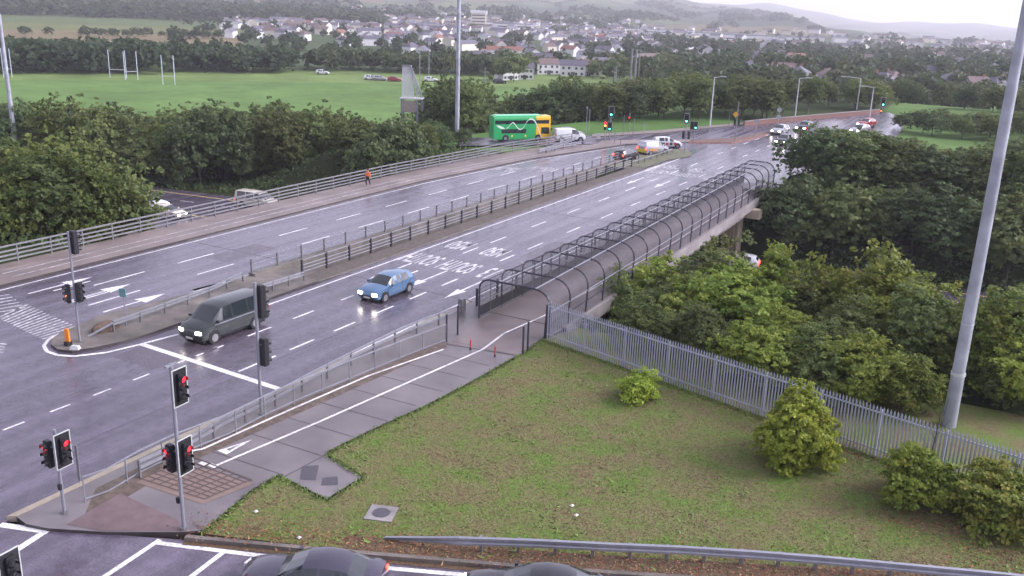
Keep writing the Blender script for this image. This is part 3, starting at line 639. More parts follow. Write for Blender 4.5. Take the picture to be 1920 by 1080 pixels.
t = parapet('guard_rail', 'steel guard rail along the left edge of the near traffic island', 'barrier', mi_, 1.9, (.45, .62), GALV_D, GALV, ph=.68, pr=.05, rr=.05, base=.1)
m = MB(); a = Vector((*mi_[0], 0))-Vector((*mi_[0], 0)); m.bar((0, 0, .55), (-.5, -1.3, .0), .07); m.build('ramped_end', GALV, t)
t = parapet('guard_rail', 'short steel guard rail joining the median parapet at its near end', 'barrier', [P(480, 540, z=.65), P(570, 512, z=.65)], 1.7, (.45, .62), GALV_D, GALV, ph=.68, pr=.05, rr=.05, base=.1)
# roadside beam at the bottom right
bb = [P(722, 1005, .25)] + [P(*q, z=.62) for q in ((860, 1011), (1000, 1018), (1140, 1025), (1280, 1031), (1420, 1040), (1560, 1051), (1700, 1064), (1850, 1078), (2000, 1094))]
t = thing('crash_barrier', (*bb[0], .145), 'corrugated steel crash barrier on short posts along the slip road at the lawn edge', 'barrier'); o0 = Vector((*bb[0], 0))
m = MB(); q = [Vector((*b_, 0))-o0 for b_ in bb]; zz = [.05, .42] + [.47]*8
for i in range(len(q)-1):
    a, b = q[i], q[i+1]; d_ = (b-a).normalized(); n_ = Vector((d_.y, -d_.x, 0)); prof = [(-.02, .16), (.06, .14), (.06, .06), (.015, .02), (.015, -.02), (.06, -.06), (.06, -.14), (0, -.16)]
    V = [];
    for pt, zc, sc_ in ((a, zz[i], .25 if i == 0 else 1), (b, zz[i+1], 1)):
        for (o_, h_) in prof: V.append(pt + n_*o_*1.2 + Vector((0, 0, zc+h_*sc_)))
    m.add(V, [(j, j+1, j+9, j+8) for j in range(7)])
m.build('beam', GALV, t, smooth=None)
L_ = q[1:]
for i in range(len(q)-2):
    for f in (.3, .8):
        p_ = L_[i]*(1-f)+L_[i+1]*f; d_ = (L_[i+1]-L_[i]).normalized(); MB().box((p_.x+d_.y*-.09, p_.y+d_.x*.09, .28), (.1, .12, .62), math.atan2(d_.y, d_.x)).build('post', GALV_D, t)

# palisade fence
pf = [P(1025, 640, z=.1), P(1200, 712, z=.1), P(1420, 800, z=.1), P(1780, 905, z=.1), P(1920, 958, z=.1), (4.2, 37.9), (12, 36.5)]
a0, a1 = Vector((-22.62, 44.6)), Vector((1.9, 38.35)); dirv = (a1-a0).normalized()
fence = thing('palisade_fence', (a0.x, a0.y, .1), 'pale grey steel palisade fence running from the footbridge cage along the lawn', 'fence')
def fz(s): return 0.0
s = 0; bay = 2.75; ang = math.atan2(dirv.y, dirv.x)
for k in range(12):
    m = MB()
    for j in range(18):
        s_ = k*bay + .1 + j*.153; c = dirv*s_; w_ = .04
        nn = Vector((-dirv.y, dirv.x))
        x, y = c.x, c.y
        V = [];
        for zz_ in (.05, 2.28):
            for (u_, v_) in ((-w_, .012), (-w_*.4, -.012), (w_*.4, -.012), (w_, .012)): V.append((x+dirv.x*u_+nn.x*v_, y+dirv.y*u_+nn.y*v_, zz_))
        V.append((x, y, 2.42))
        m.add(V, [(0, 1, 5, 4), (1, 2, 6, 5), (2, 3, 7, 6), (4, 5, 8), (5, 6, 8), (6, 7, 8)])
    m.build('pale_panel', PALI, fence)
    for h in (.38, 2.08):
        c = dirv*(k*bay+bay/2); nn = Vector((-dirv.y, dirv.x))*.04; MB().box((c.x+nn.x, c.y+nn.y, h), (bay, .05, .06), ang).build('rail', PALI, fence)
    c = dirv*(k*bay); nn = Vector((-dirv.y, dirv.x))*.09; MB().box((c.x+nn.x, c.y+nn.y, 1.15), (.03, .07, 2.2), ang).build('post', PALI, fence)

# footbridge and its cage
fb = thing('footbridge', (0, 0, 0), 'covered pedestrian and cycle bridge caged in dark hoops and wire mesh', 'bridge')
def XL(y): return -27.75 - (y-45.6)*.006
def XR(y): return -22.75 - (y-45.0)*.034
dk = MB(); pl = [(XL(46), 46), (XR(46)-0, 46)]
outl = [(XL(y)-.1, y) for y in (47, 60, 75, 90, 102.5)] + [(XR(y)+.15, y) for y in (102.5, 90, 75, 60, 47)]
dk.prism(outl, -.62, .16, 0, 1); dk.build('deck', [PATHB, CONC], fb)
dk = MB()
for ya_, yb_ in ((47, 102.5),):
    for k in range(10):
        y1_, y2_ = ya_+(yb_-ya_)*k/10, ya_+(yb_-ya_)*(k+1)/10
        dk.add([(XR(y1_)+.16, y1_, -.62), (XR(y2_)+.16, y2_, -.62), (XR(y2_)+.34, y2_, -.62), (XR(y1_)+.34, y1_, -.62), (XR(y1_)+.16, y1_, .2), (XR(y2_)+.16, y2_, .2), (XR(y2_)+.34, y2_, .2), (XR(y1_)+.34, y1_, .2)], [(0, 3, 2, 1), (4, 5, 6, 7), (0, 1, 5, 4), (1, 2, 6, 5), (2, 3, 7, 6), (3, 0, 4, 7)])
dk.build('edge_beam', CONC, fb)
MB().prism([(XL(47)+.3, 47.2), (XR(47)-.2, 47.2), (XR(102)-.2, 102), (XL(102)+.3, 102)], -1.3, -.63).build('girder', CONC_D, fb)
m = MB()
for k in range(9):
    y_ = 90.3 + 0; 
    m.box((-25.9-.72+k*.18, 92, -3.9), (.11 if k % 2 else .16, 1.3 if k % 2 else 1.5, 4.9))
m.build('pier', CONC_Y, fb)
for y_ in (66.5, 92): MB().box((-25.3, y_, -1.0), (4.2, 1.2, .9)).build('crosshead', CONC_Y, fb)
MB().box((-25.9, 66.5, -3.9), (1.5, 1.3, 4.9)).build('pier', CONC_Y, fb)
m = MB(); m.box((-25.2, 47.2, -2.2), (5.6, 1.4, 3.1)); m.build('abutment_wall', CONC_D, fb)
m = MB(); m.box((-24.5, 104.0, -3.0), (12, 1.6, 5.8)); m.build('abutment_wall', pm('mauve_concrete', (.12, .1, .1), .8, var=.25, scale=.6), fb)
NH = 22; hy = [45.6 - .9*0 + i*2.69 for i in range(NH)]
cage = thing('footbridge_cage', (0, 0, .16), 'long tunnel of black steel hoops and mesh over the footbridge deck', 'cage')
def hoop_pts(y):
    xl, xr, H_, R_ = XL(y), XR(y), 2.55, .8; yy = y; pts = [(xl, yy, 0), (xl, yy, H_-R_*.8)]
    for k in range(1, 7):
        a = math.pi - k*math.pi/12; pts.append((xl+R_+math.cos(a)*R_, yy-.1*k/6, H_-R_*.8+math.sin(a)*R_*.8))
    for k in range(0, 7):
        a = math.pi/2 - k*math.pi/12; R2 = 1.15; pts.append((xr-R2+math.cos(a)*R2, yy-.1-.2*k/6, H_-R2*.85+math.sin(a)*R2*.85))
    pts.append((xr, y-.45, 0)); return pts
hp_ = [hoop_pts(y) for y in hy]
for h in hp_:
    m = MB(); m.tube(h, .06, n=6); m.build('hoop', NAVY, cage, smooth=60)
MB().box((XR(45)+.0, 44.9, 1.0), (.24, .3, 2.0), mi=0, taper=.5).build('end_plate', NAVY, cage)
def longi(name, idx, r, mat, f=None):
    m = MB()
    for a, b in zip(hp_[:-1], hp_[1:]):
        pa = f(a) if f else a[idx]; pb = f(b) if f else b[idx]; m.bar(pa, pb, r, n=5)
    m.build(name, mat, cage)
def lerp(a, b, t): return tuple(a[i]+(b[i]-a[i])*t for i in range(3))
longi('purlin', 8, .04, GALV, f=lambda h: lerp(h[7], h[8], .22)); longi('purlin', 8, .045, GALV, f=lambda h: h[8])
longi('purlin', 7, .035, NAVY, f=lambda h: h[6]); longi('side_rail', 14, .045, GALV, f=lambda h: lerp(h[14], h[15], .12)); longi('side_rail', 14, .03, NAVY, f=lambda h: lerp(h[14], h[15], .55))
longi('side_rail', 0, .03, GALV_D, f=lambda h: lerp(h[0], h[1], .5)); longi('side_rail', 0, .04, GALV_D, f=lambda h: lerp(h[0], h[1], .05))
for a, b in zip(hp_[:-1], hp_[1:]):
    m = MB(); n_ = len(a); V = [(p_[0]*1, p_[1], p_[2]) for p_ in a] + list(b)
    m.add(V, [(j, j+1, n_+j+1, n_+j) for j in range(n_-1)]); m.build('mesh_panel', WIRE, cage)
for a, b in zip(hp_[:-1], hp_[1:]):
    p_ = lerp(a[0], b[0], .5); m = MB(); m.box((p_[0], p_[1], 1.05), (.05, .05, 2.1)); m.build('side_post', GALV_D, cage)
m = MB()
for a, b in zip(hp_[:-1], hp_[1:]):
    m.add([(a[0][0]+.02, a[0][1], .02), (b[0][0]+.02, b[0][1], .02), (b[0][0]+.02, b[0][1], .75), (a[0][0]+.02, a[0][1], .75)], [(0, 1, 2, 3)])
m.build('dark_gap_sheet', BLACK, cage)  # black sheet painting in the dark open gap between footbridge and road bridge
mk = MB(); mk.strip([P(*q, z=.165) for q in ((945, 625), (1020, 592), (1062, 568), (1105, 545))] + [(XR(70)-1.1, 70), (XR(101)-1.1, 101)], .12, .168); mk.build('cycle_line', PAINT, fb)

# gate posts and small posts at the mouth of the footbridge
def simple_post(name, px, py, h, r, mat, label, cat, group=None, cap=None, z=.12):
    t = thing(name, (*P(px, py, z), z), label, cat, group); MB().bar((0, 0, 0), (0, 0, h), r, n=8).build('shaft', mat, t)
    m = MB(); m.bar((0, 0, h), (0, 0, h+.03), r*1.15, n=8); m.build('cap', cap or mat, t); return t
simple_post('gate_post', 837, 641, 1.6, .055, NAVY, 'tall black post at the end of the mesh railing, nearer the road', 'post')
simple_post('gate_post', 858, 628, 1.75, .055, NAVY, 'tall black post just behind the end of the mesh railing', 'post')
simple_post('gate_post', 980, 665, 1.6, .055, NAVY, 'tall black post on the lawn edge, nearer of the pair by the cage mouth', 'post')
simple_post('gate_post', 989, 659, 1.7, .055, NAVY, 'tall black post on the lawn edge, farther of the pair by the cage mouth', 'post')
for (px, py), lb in (((882, 656), 'thin red bollard on the path nearer the road side'), ((928, 669), 'thin red bollard on the path nearer the lawn side')):
    t = thing('bollard', (*P(px, py, .12), .12), lb, 'bollard'); MB().bar((0, 0, 0), (0, 0, .14), .06, n=8).build('base', KERB_D, t); MB().bar((0, 0, .14), (0, 0, .6), .045, n=8).build('shaft', REDP, t)
t = thing('link_box', (*P(882, 590, .12), .12), 'grey steel plate box where the guard rail meets the footbridge parapet', 'box', rz=.1); MB().box((-.6, 0, .5), (.3, .5, .9)).build('plate_box', GALV_D, t); MB().bar((-.6, .1, .95), (0, .3, .75), .05).build('bent_rail', GALV, t)

# ------------------------------------------------------------------ traffic signals
def head(parent, pos, yaw, lit=None, board=True, sc=1.0, hood=True):
    m = MB(); m.box((0, 0, 0), (.3, .2, .98)); m.box((0, .0, .5), (.24, .16, .05)); m.box((0, 0, -.5), (.24, .16, .05))
    h = m.build('signal_head', BLACK, parent); h.location = pos; h.rotation_euler.z = yaw; h.scale = (sc,)*3
    if board:
        MB().box((0, -.02, 0), (.62, .02, 1.3)).build('backing_board', BLACK, h)
        b = MB()
        for sx in (-1, 1): b.box((sx*.32, -.018, 0), (.034, .035, 1.37))
        for sz in (-1, 1): b.box((0, -.018, sz*.67), (.6, .035, .034))
        b.build('board_border', WHITE, h)
    for i, zc in enumerate((.32, 0, -.32)):
        mt = LENS
        if lit == 'r' and i == 0: mt = RED_L
        if lit == 'a' and i == 1: mt = ORG_L
        if lit == 'g' and i == 2: mt = GRN_L
        if lit == 'ra' and i < 2: mt = (RED_L, ORG_L)[i]
        m = MB(); m.ball((0, .13, zc), .125, 12, 7, sc=(1, .5, 1)); m.build('lens', mt, h, smooth=60)
        if hood:
            v = MB(); n_ = 9; V = []
            for yy, dz in ((.1, 0), (.25, -.02)):
                for k in range(n_): a = math.pi*(-.12+1.24*k/(n_-1)); V.append((math.cos(a)*.142, yy, zc+math.sin(a)*.142+dz))
            v.add(V, [(k, k+1, n_+k+1, n_+k) for k in range(n_-1)]); v.build('visor', BLACK, h)
    return h
def rzdir(dx, dy): return math.atan2(-dx, dy)
GALV_X = 0
FS = rzdir(.93, .06)      # toward the slip road
FB = rzdir(0, 1)         # toward traffic coming off the bridge
def signal(px, py, h, heads, label, z=.12, r=.06, group=None, extras=None, mat=POLE, xy=None):
    x, y = xy or P(px, py, z); t = thing('traffic_signal', (x, y, z), label, 'traffic light', group)
    MB().bar((0, 0, 0), (0, 0, h), r, n=10).build('pole', mat, t, smooth=60); MB().bar((0, 0, 0), (0, 0, .1), r*2, n=10).build('base', GALV_D, t)
    for hd in heads:
        z_, yaw, lit, ofs = hd[:4]; bd = hd[4] if len(hd) > 4 else True; sc_ = hd[5] if len(hd) > 5 else 1
        head(t, (ofs[0], ofs[1], z_), yaw, lit, bd, sc_); 
        MB().box((ofs[0]/2, ofs[1]/2, z_+.3*sc_), (max(.06, abs(ofs[0])), max(.06, abs(ofs[1])), .04)).build('bracket', GALV_D, t)
    return t
t = signal(345, 992, 6.35, [(5.5, FS, 'r', (.22, .14)), (2.9, FS, 'r', (.22, .14)), (2.75, rzdir(-.1, -.99), 'r', (-.32, -.05), False)], 'tall traffic signal post by the red paving with three heads, all lit red', r=.07)
MB().box((0, 0, 6.3), (.5, .1, .06), FS).build('top_bracket', GALV, t); MB().box((-.12, -.05, 1.15), (.12, .1, .22)).build('push_button', BLACK, t)
t = signal(121, 962, 3.35, [(2.55, FS, 'r', (.2, .12)), (2.35, rzdir(-.15, -.98), 'r', (-.34, -.1), False)], 'short traffic signal post by the kerb with two heads both lit red')
MB().box((0, -.06, 1.1), (.12, .1, .22)).build('push_button', BLACK, t)
t = signal(490, 777, 6.3, [(5.4, FB, None, (.06, .2), False, 1.45), (3.05, FB, None, (.2, .15), False, 1.25)], 'tall signal post behind the pedestrian railing with two dark heads seen from behind', r=.075)
t = signal(150, 641, 6.15, [(5.55, FB, None, (.12, .2), False, 1.2), (2.85, FS, None, (.26, .1), False, 1.05), (2.7, rzdir(-.35, -.94), 'a', (-.42, -.1), False)], 'thin signal post on the near traffic island with one amber lit head', r=.06)
xs5, ys5 = P(16, 1064, 2.9)
signal(0, 0, 3.3, [(2.75, FS, None, (.25, .12))], 'signal head with white edged board cut off at the lower left corner', xy=(xs5-.2, ys5-.1), z=0)
t = thing('post', (*P(150, 905, .12), .12), 'thin grey post beside the railing near the short red lit signal', 'post'); MB().box((0, 0, .85), (.12, .05, 1.5)).build('marker_plate', GALV_D, t); MB().bar((0, 0, 0), (0, 0, .8), .03).build('shaft', GALV, t)
FC = rzdir(.33, -.94)   # facing the camera side
FA = rzdir(0, -1)
signal(1143, 262, 4.6, [(4.0, FC, 'g', (.1, -.2), True, 1.15), (1.9, FC, 'g', (0, -.2), True, 1.0)], 'double green signal on a post beyond the white van', z=0)
signal(1134, 264, 2.6, [(2.2, FC, 'ra', (0, -.15), False, 1.25)], 'signal glowing orange red on a short post beside the double green one', z=0)
signal(1283, 286, 5.0, [(4.5, FC, 'g', (0, -.2), True, 1.0), (2.3, FB, None, (.4, .1), False), (2.3, FB, None, (-.35, .1), False)], 'tall green signal post at the far tip of the median', z=.1)
signal(1300, 265, 2.9, [(2.3, FC, 'g', (.2, -.15), True, .9), (2.3, FC, None, (-.35, -.15), True, .9)], 'pair of green lit heads on a post in the far road', z=0)
signal(1179, 248, 2.9, [(2.0, FC, 'r', (0, -.15), False, .8)], 'short signal with a red lamp before the far green verge', z=0)
signal(1378, 262, 5.6, [(2.6, FB, None, (.3, .1), False), (2.6, FB, None, (-.3, .1), False)], 'grey signal post with paired dark heads on the far red edged island', z=.1)
for px, py, h, lit, lb in ((1508, 275, 2.9, 'r', 'far signal lit red in front of the oncoming lorry lights'), (1544, 282, 3.1, None, 'tall dark far signal behind the trees, left of the red one'), (1558, 288, 2.6, 'r', 'far signal with a red lamp between two dark signals'), (1567, 290, 3.0, None, 'wide dark paired far signal beside the red lit one'), (1612, 283, 2.9, None, 'dark far signal on the curved paved island'), (1530, 290, 1.8, None, 'small dark far signal low against the white van'), (1478, 288, 2.6, None, 'dark far signal at the mouth of the caged footbridge'), (1634, 276, 2.2, None, 'dark far signal on the green corner'), (1620, 292, 1.6, None, 'small dark far signal low behind the hedge')):
    signal(px, py, h, [(h-.5, FC if lit else FB, lit, (0, -.12), False, .95)], lb, z=0)
signal(1652, 222, 3.2, [(3.0, FC, 'g', (0, -.2), True, 1.3), (1.4, FC, 'a', (-.2, -.2), False, .8)], 'far green signal with an orange light beneath it', z=0)

# ------------------------------------------------------------------ masts and lamp posts
t = thing('lighting_mast', (-1.5, 45.2, -.2), 'massive tapering steel mast rising behind the palisade fence', 'mast')
MB().bar((0, 0, 0), (.0, 0, 2.9), .33, .30, n=16).build('lower_section', MASTM, t, smooth=60); MB().bar((0, 0, 2.9), (0, 0, 3.05), .325, .32, n=16).build('joint_band', WHITE, t, smooth=60)
MB().bar((0, 0, 5.4), (0, 0, 5.46), .283, .283, n=16).build('joint_band', WHITE, t, smooth=60); MB().bar((0, 0, 3.05), (0, 0, 16), .285, .23, n=16).build('middle_section', MASTM, t, smooth=60); MB().bar((0, 0, 16), (0, 0, 30), .22, .15, n=16).build('upper_section', MASTM, t, smooth=60)
xm, ym = P(857, 240, 0); t = thing('lighting_mast', (xm, ym, T(xm, ym)-1), 'tall pale mast rising out of the frame left of the green bus', 'mast')
MB().bar((0, 0, 0), (0, 0, 14), .36, .30, n=12).build('lower_section', MASTM, t, smooth=60); MB().bar((0, 0, 14), (0, 0, 38), .29, .2, n=12).build('upper_section', MASTM, t, smooth=60)
xm, ym = P(20, 200, 2.5); t = thing('lighting_mast', (xm, ym, T(xm, ym)), 'blurred pale mast at the far left edge above the trees', 'mast')
MB().bar((0, 0, 0), (0, 0, 10), .36, .30, n=12).build('lower_section', MASTM, t, smooth=60); MB().bar((0, 0, 10), (0, 0, 21), .29, .2, n=12).build('upper_section', MASTM, t, smooth=60)
def lamp(px, py, h, arm, label, z=0):
    t = thing('street_lamp', (*P(px, py, z), z), label, 'street lamp', 'lamp posts of the far junction'); MB().bar((0, 0, 0), (0, 0, h), .13, .07, n=8).build('post', LAMPM, t, smooth=60)
    MB().bar((0, 0, h-.05), (arm, arm*.5, h+.15), .05, n=6).build('arm', LAMPM, t); MB().box((arm*1.25, arm*.62, h+.16), (abs(arm)*.7+.3, .3, .12), .46).build('lantern', WHITE, t)
lamp(1331, 238, 8.0, 1.0, 'street lamp with its lantern turned right, nearest of the far lamps'); lamp(1490, 223, 7.2, 1.2, 'second far street lamp, standing by the red brick wall')
lamp(1606, 206, 6.3, -2.2, 'thin far street lamp with long arm to the left'); lamp(1630, 222, 5.7, -1.3, 'far street lamp with lantern to the left beside the oncoming cars')
def sign(px, py, h, kind, label, z=0, mat=None, s=.3):
    t = thing('road_sign', (*P(px, py, z), z), label, 'sign'); MB().bar((0, 0, 0), (0, 0, h), .04, n=6).build('post', GALV, t)
    m = MB(); y_ = -.05
    if kind == 'diamond': m.box((0, 0, 0), (s*2, .03, s*2)); o = m.build('sign_plate', mat, t); o.rotation_euler = (0, math.radians(45), FC); o.location = (.02, y_, h)
    elif kind == 'disc': m.bar((0, 0, 0), (0, .03, 0), s, n=16); o = m.build('sign_plate', mat, t); o.rotation_euler.z = FC+math.pi; o.location = (0, y_, h)
    else: m.box((0, 0, 0), (s*2, .03, s*2.4)); o = m.build('sign_plate', mat, t); o.rotation_euler.z = FC; o.location = (0, y_, h)
    return t
SW = pm('sign_grey_back', (.34, .36, .38), .5, metal=.3, var=.05); SY = pm('sign_yellow', (.7, .36, .02), .5, var=.03)
sign(1377, 240, 2.2, 'diamond', 'small yellow diamond sign against the far bushes', mat=SY, s=.36)
sign(1416, 256, 2.3, 'disc', 'round grey backed sign on the far island', mat=SW, s=.36)
t = sign(1457, 247, 2.3, 'disc', 'pair of round grey signs one above the other at the far kerb', mat=SW, s=.4); m = MB().bar((0, 0, 0), (0, .03, 0), .38, n=16).build('sign_plate', SW, t); m.rotation_euler.z = FC+math.pi; m.location = (0, -.05, 3.5); MB().bar((0, 0, 2.2), (0, 0, 3.6), .04).build('post', GALV, t)
sign(1207, 254, 1.6, 'disc', 'small round sign at the edge of the green verge', mat=SW, s=.22)
sign(237, 611, 2.0, 'plate', 'small grey green plate sign on a thin pole on the near island', z=.12, mat=pm('sign_teal', (.12, .25, .26), .5), s=.2)
sign(1098, 262, 4.6, 'plate', 'thin grey pole with a narrow plate right of the white van', mat=SW, s=.1); sign(1103, 262, 4.2, 'plate', 'thin grey pole close beside the one right of the white van', mat=SW, s=.08)
for px, py, h, lb in ((1168, 252, 2.9, 'bare grey pole by the far crossing, left of the red lamp'), (1187, 254, 2.5, 'bare grey pole by the far crossing, right of the red lamp'), (1366, 236, 2.0, 'short pale pole before the far bushes'), (1152, 270, 2.3, 'slim grey pole rising behind the kerb of the side road'), (1514, 222, 1.9, 'short grey pole against the brick wall'), (1163, 275, 1.2, 'short dark post at the end of the far footpath')):
    simple_post('pole', px, py, h, .05, GALV_D, lb, 'pole', z=0)
for px, py, lb in ((1027, 275, 'small white marker panel on the kerb right of the bus'), (1053, 273, 'small white marker panel on the kerb below the white van'), (1122, 262, 'small pale stone block by the far crossing')):
    t = thing('marker_block', (*P(px, py, 0), 0), lb, 'marker', rz=.5); MB().box((0, 0, .45), (.55, .16, .9)).build('panel', pm('pale_panel_paint', (.5, .52, .52), .5, var=.06), t); MB().box((0, 0, .04), (.65, .3, .08)).build('foot', CONC_D, t)
t = thing('utility_cabinet', (*P(1655, 279, 0), 0), 'white roadside cabinet on the green corner by the hedge', 'cabinet', rz=.5); MB().box((0, 0, .55), (1.6, .5, 1.0)).build('body', pm('cabinet_white', (.55, .55, .52), .5, var=.06), t); MB().box((0, 0, 1.09), (1.7, .6, .08)).build('lid', WHITE, t); MB().box((0, 0, .03), (1.9, .8, .06)).build('plinth', CONC, t)
t = thing('direction_sign', (*P(1532, 272, 0), 0), 'grey backed direction sign board standing behind the hedge', 'sign', rz=.5); MB().box((0, 0, 1.7), (2.6, .06, 1.3)).build('sign_plate', SW, t)
for sx in (-.9, .9): MB().bar((sx, .05, 0), (sx, .05, 2.3), .05).build('post', GALV_D, t)
# island furniture
t = thing('bollard', (*P(128, 648, .12), .12), 'orange and black keep left bollard on the tip of the near island', 'bollard'); MB().box((0, 0, .12), (.3, .3, .24)).build('base', BLACK, t); MB().box((0, 0, .6), (.26, .12, .7), .3, taper=.8).build('shell', ORGP, t)
t = thing('light_box', (*P(141, 655, .12), .12), 'small white lamp box lying on the near island tip', 'light'); MB().box((0, 0, .1), (.5, .3, .18), .5, taper=.8).build('shell', pm('dull_white', (.5, .5, .5), .5), t); MB().box((0, 0, .2), (.3, .2, .03), .5).build('lid', WHITE, t)
t = thing('barrier_terminal', (*P(198, 618, .12), .12), 'brown earth covered lump at the end of the island guard rail', 'barrier end'); m = MB(); m.ball((0, 0, .1), .6, 12, 7, sc=(.8, 1.5, .65)); o = m.build('mound', pm('earth', (.11, .075, .055), .9, var=.5, scale=5, bump=.6), t, smooth=80)
# goal posts
def goal(px, w, label, hgt=8.5):
    z0 = -8.0; x, y = P(px[0], px[1], z0); t = thing('goal_posts', (x, y, T(x, y)), label, 'goal posts', 'goal posts on the pitch', rz=w[1])
    for sx in (-1, 1): MB().bar((sx*w[0]/2, 0, 0), (sx*w[0]/2, 0, hgt), .11, n=6).build('upright', pm('goal_paint', (.5, .56, .66), .5), t)
    MB().bar((-w[0]/2, 0, 2.5), (w[0]/2, 0, 2.5), .1, n=6).build('crossbar', WHITE, t)
goal((222, 146), (5.2, .5), 'white goal posts left of centre before the dark trees, crossbar visible'); goal((247, 150), (3.6, 1.0), 'pale goal posts just right of the crossbarred pair'); goal((317, 160), (3.4, .6), 'pale goal posts standing right of the other pairs'); goal((15, 145), (2.4, .6), 'faint goal posts beside the mast at the left edge')
# steel sign gantry seen from its end
gx, gy_ = P(772, 222, -1.0); t = thing('sign_gantry', (gx, gy_, T(gx, gy_)), 'grey steel sign gantry with slanting lattice frame above the motorway trees', 'gantry', rz=.45)
zb = -1.0 - T(gx, gy_)
for sx, sy in ((-1.55, -1), (1.1, -1), (-1.55, 1), (1.8, 1)): MB().box((sx, sy*1.0, (zb+3.4)/2), (.26, .26, zb+3.4)).build('column', POLE, t)
m = MB(); m.box((-.22, -1.05, zb+2.1), (2.5, .06, 1.9)); m.build('end_panel', pm('buff_panel', (.3, .27, .24), .6), t)
m = MB()
for k in range(7): m.box((1.75, -.85+k*.3, zb+2.3), (.06, .1, 2.0))
m.box((1.75, 0, zb+1.3), (.1, 2.2, .12)); m.build('side_louvre', POLE, t)
MB().box((0, 0, zb+3.4), (3.9, 2.4, .18)).build('platform', LAMPM, t)
m = MB(); b0, b1, t0, t1 = Vector((-1.6, -.3, zb+3.5)), Vector((1.0, -.3, zb+3.5)), Vector((-1.6, .4, zb+8.6)), Vector((-.2, .4, zb+8.8))
for k in range(9):
    f = k/8; m.bar(b0.lerp(b1, f*.75), t0.lerp(t1, f), .075, n=5)
for k in range(16):
    f = k/15; m.bar(b0.lerp(t0, f), b0.lerp(b1, .75).lerp(t1, f), .055, n=4)
m.build('lattice_frame', LAMPM, t)
for k in range(4):
    MB().bar(t1+Vector((0, -.1*k, 0)), Vector((1.0+.28*k, -.6+.35*k, zb+3.5)), .08, n=5).build('stay', GALV, t)
MB().box(((t0+t1)/2)[:], (1.7, .2, .25)).build('top_beam', POLE, t)
# dark column cluster and pylons
for px, y0_, y1_, r_, lb in ((1181, 95, 162, .22, 'leftmost dark steel column of the far cluster of three'), (1189, 96, 160, .26, 'middle dark steel column of the far cluster of three'), (1196, 98, 158, .12, 'rightmost paler column of the far cluster of three')):
    x, y = P(px, y1_, -6); z = T(x, y); d_ = math.hypot(x, y); t = thing('steel_column', (x, y, z), lb, 'column'); h_ = (y1_-y0_)*d_/FPX+1; MB().bar((0, 0, 0), (0, 0, h_), r_*1.6, r_*1.3, n=8).build('shaft', GALV_D, t); MB().box((0, 0, h_), (.7, .7, .25)).build('head_plate', GALV_D, t)
for px, y0_, y1_, lb in ((1151, 130, 162, 'slim white pole before the far brick wall, left one of two'), (1154, 128, 162, 'slim white pole before the far brick wall, right one of two'), (787, 95, 152, 'slender grey pole beyond the field left of the taller one'), (804, 62, 148, 'tall slender grey pole beyond the field'), (909, 126, 155, 'slim lamp pole on the grass before the terrace houses'), (610, 92, 125, 'slim lamp pole by the far pitch car park')):
    x, y = P(px, y1_, -7.5); z = T(x, y); d_ = math.hypot(x, y); t = thing('pole', (x, y, z), lb, 'pole'); h_ = (y1_-y0_)*d_/FPX*1.02; MB().bar((0, 0, 0), (0, 0, h_), .16, .1, n=6).build('shaft', POLE, t); MB().box((0, 0, h_), (.5, .3, .12)).build('cap', POLE, t)
x, y = P(797, 62, -12); z = T(x, y); t = thing('power_pylon', (x, y, z), 'faint lattice electricity pylon rising above the distant town', 'pylon', rz=.6)
for sx in (-1, 1):
    for sy in (-1, 1): MB().bar((sx*3, sy*3, 0), (sx*.5, sy*.5, 48), .22, .15, n=4).build('leg', GALV_D, t)
m = MB()
for k in range(14):
    za, zb_ = 48*k/14, 48*(k+1)/14; wa, wb = 3-2.5*k/14, 3-2.5*(k+1)/14; sgn = 1 if k % 2 else -1
    for sy in (-1, 1): m.bar((-wa*sgn, sy*wa, za), (wb*sgn, sy*wb, zb_), .12, n=4); m.bar((sy*wa, -wa*sgn, za), (sy*wb, wb*sgn, zb_), .12, n=4)
for zz_ in (32, 38, 44): m.bar((-6, 0, zz_), (6, 0, zz_), .2, n=4)
m.build('bracing', GALV_D, t)
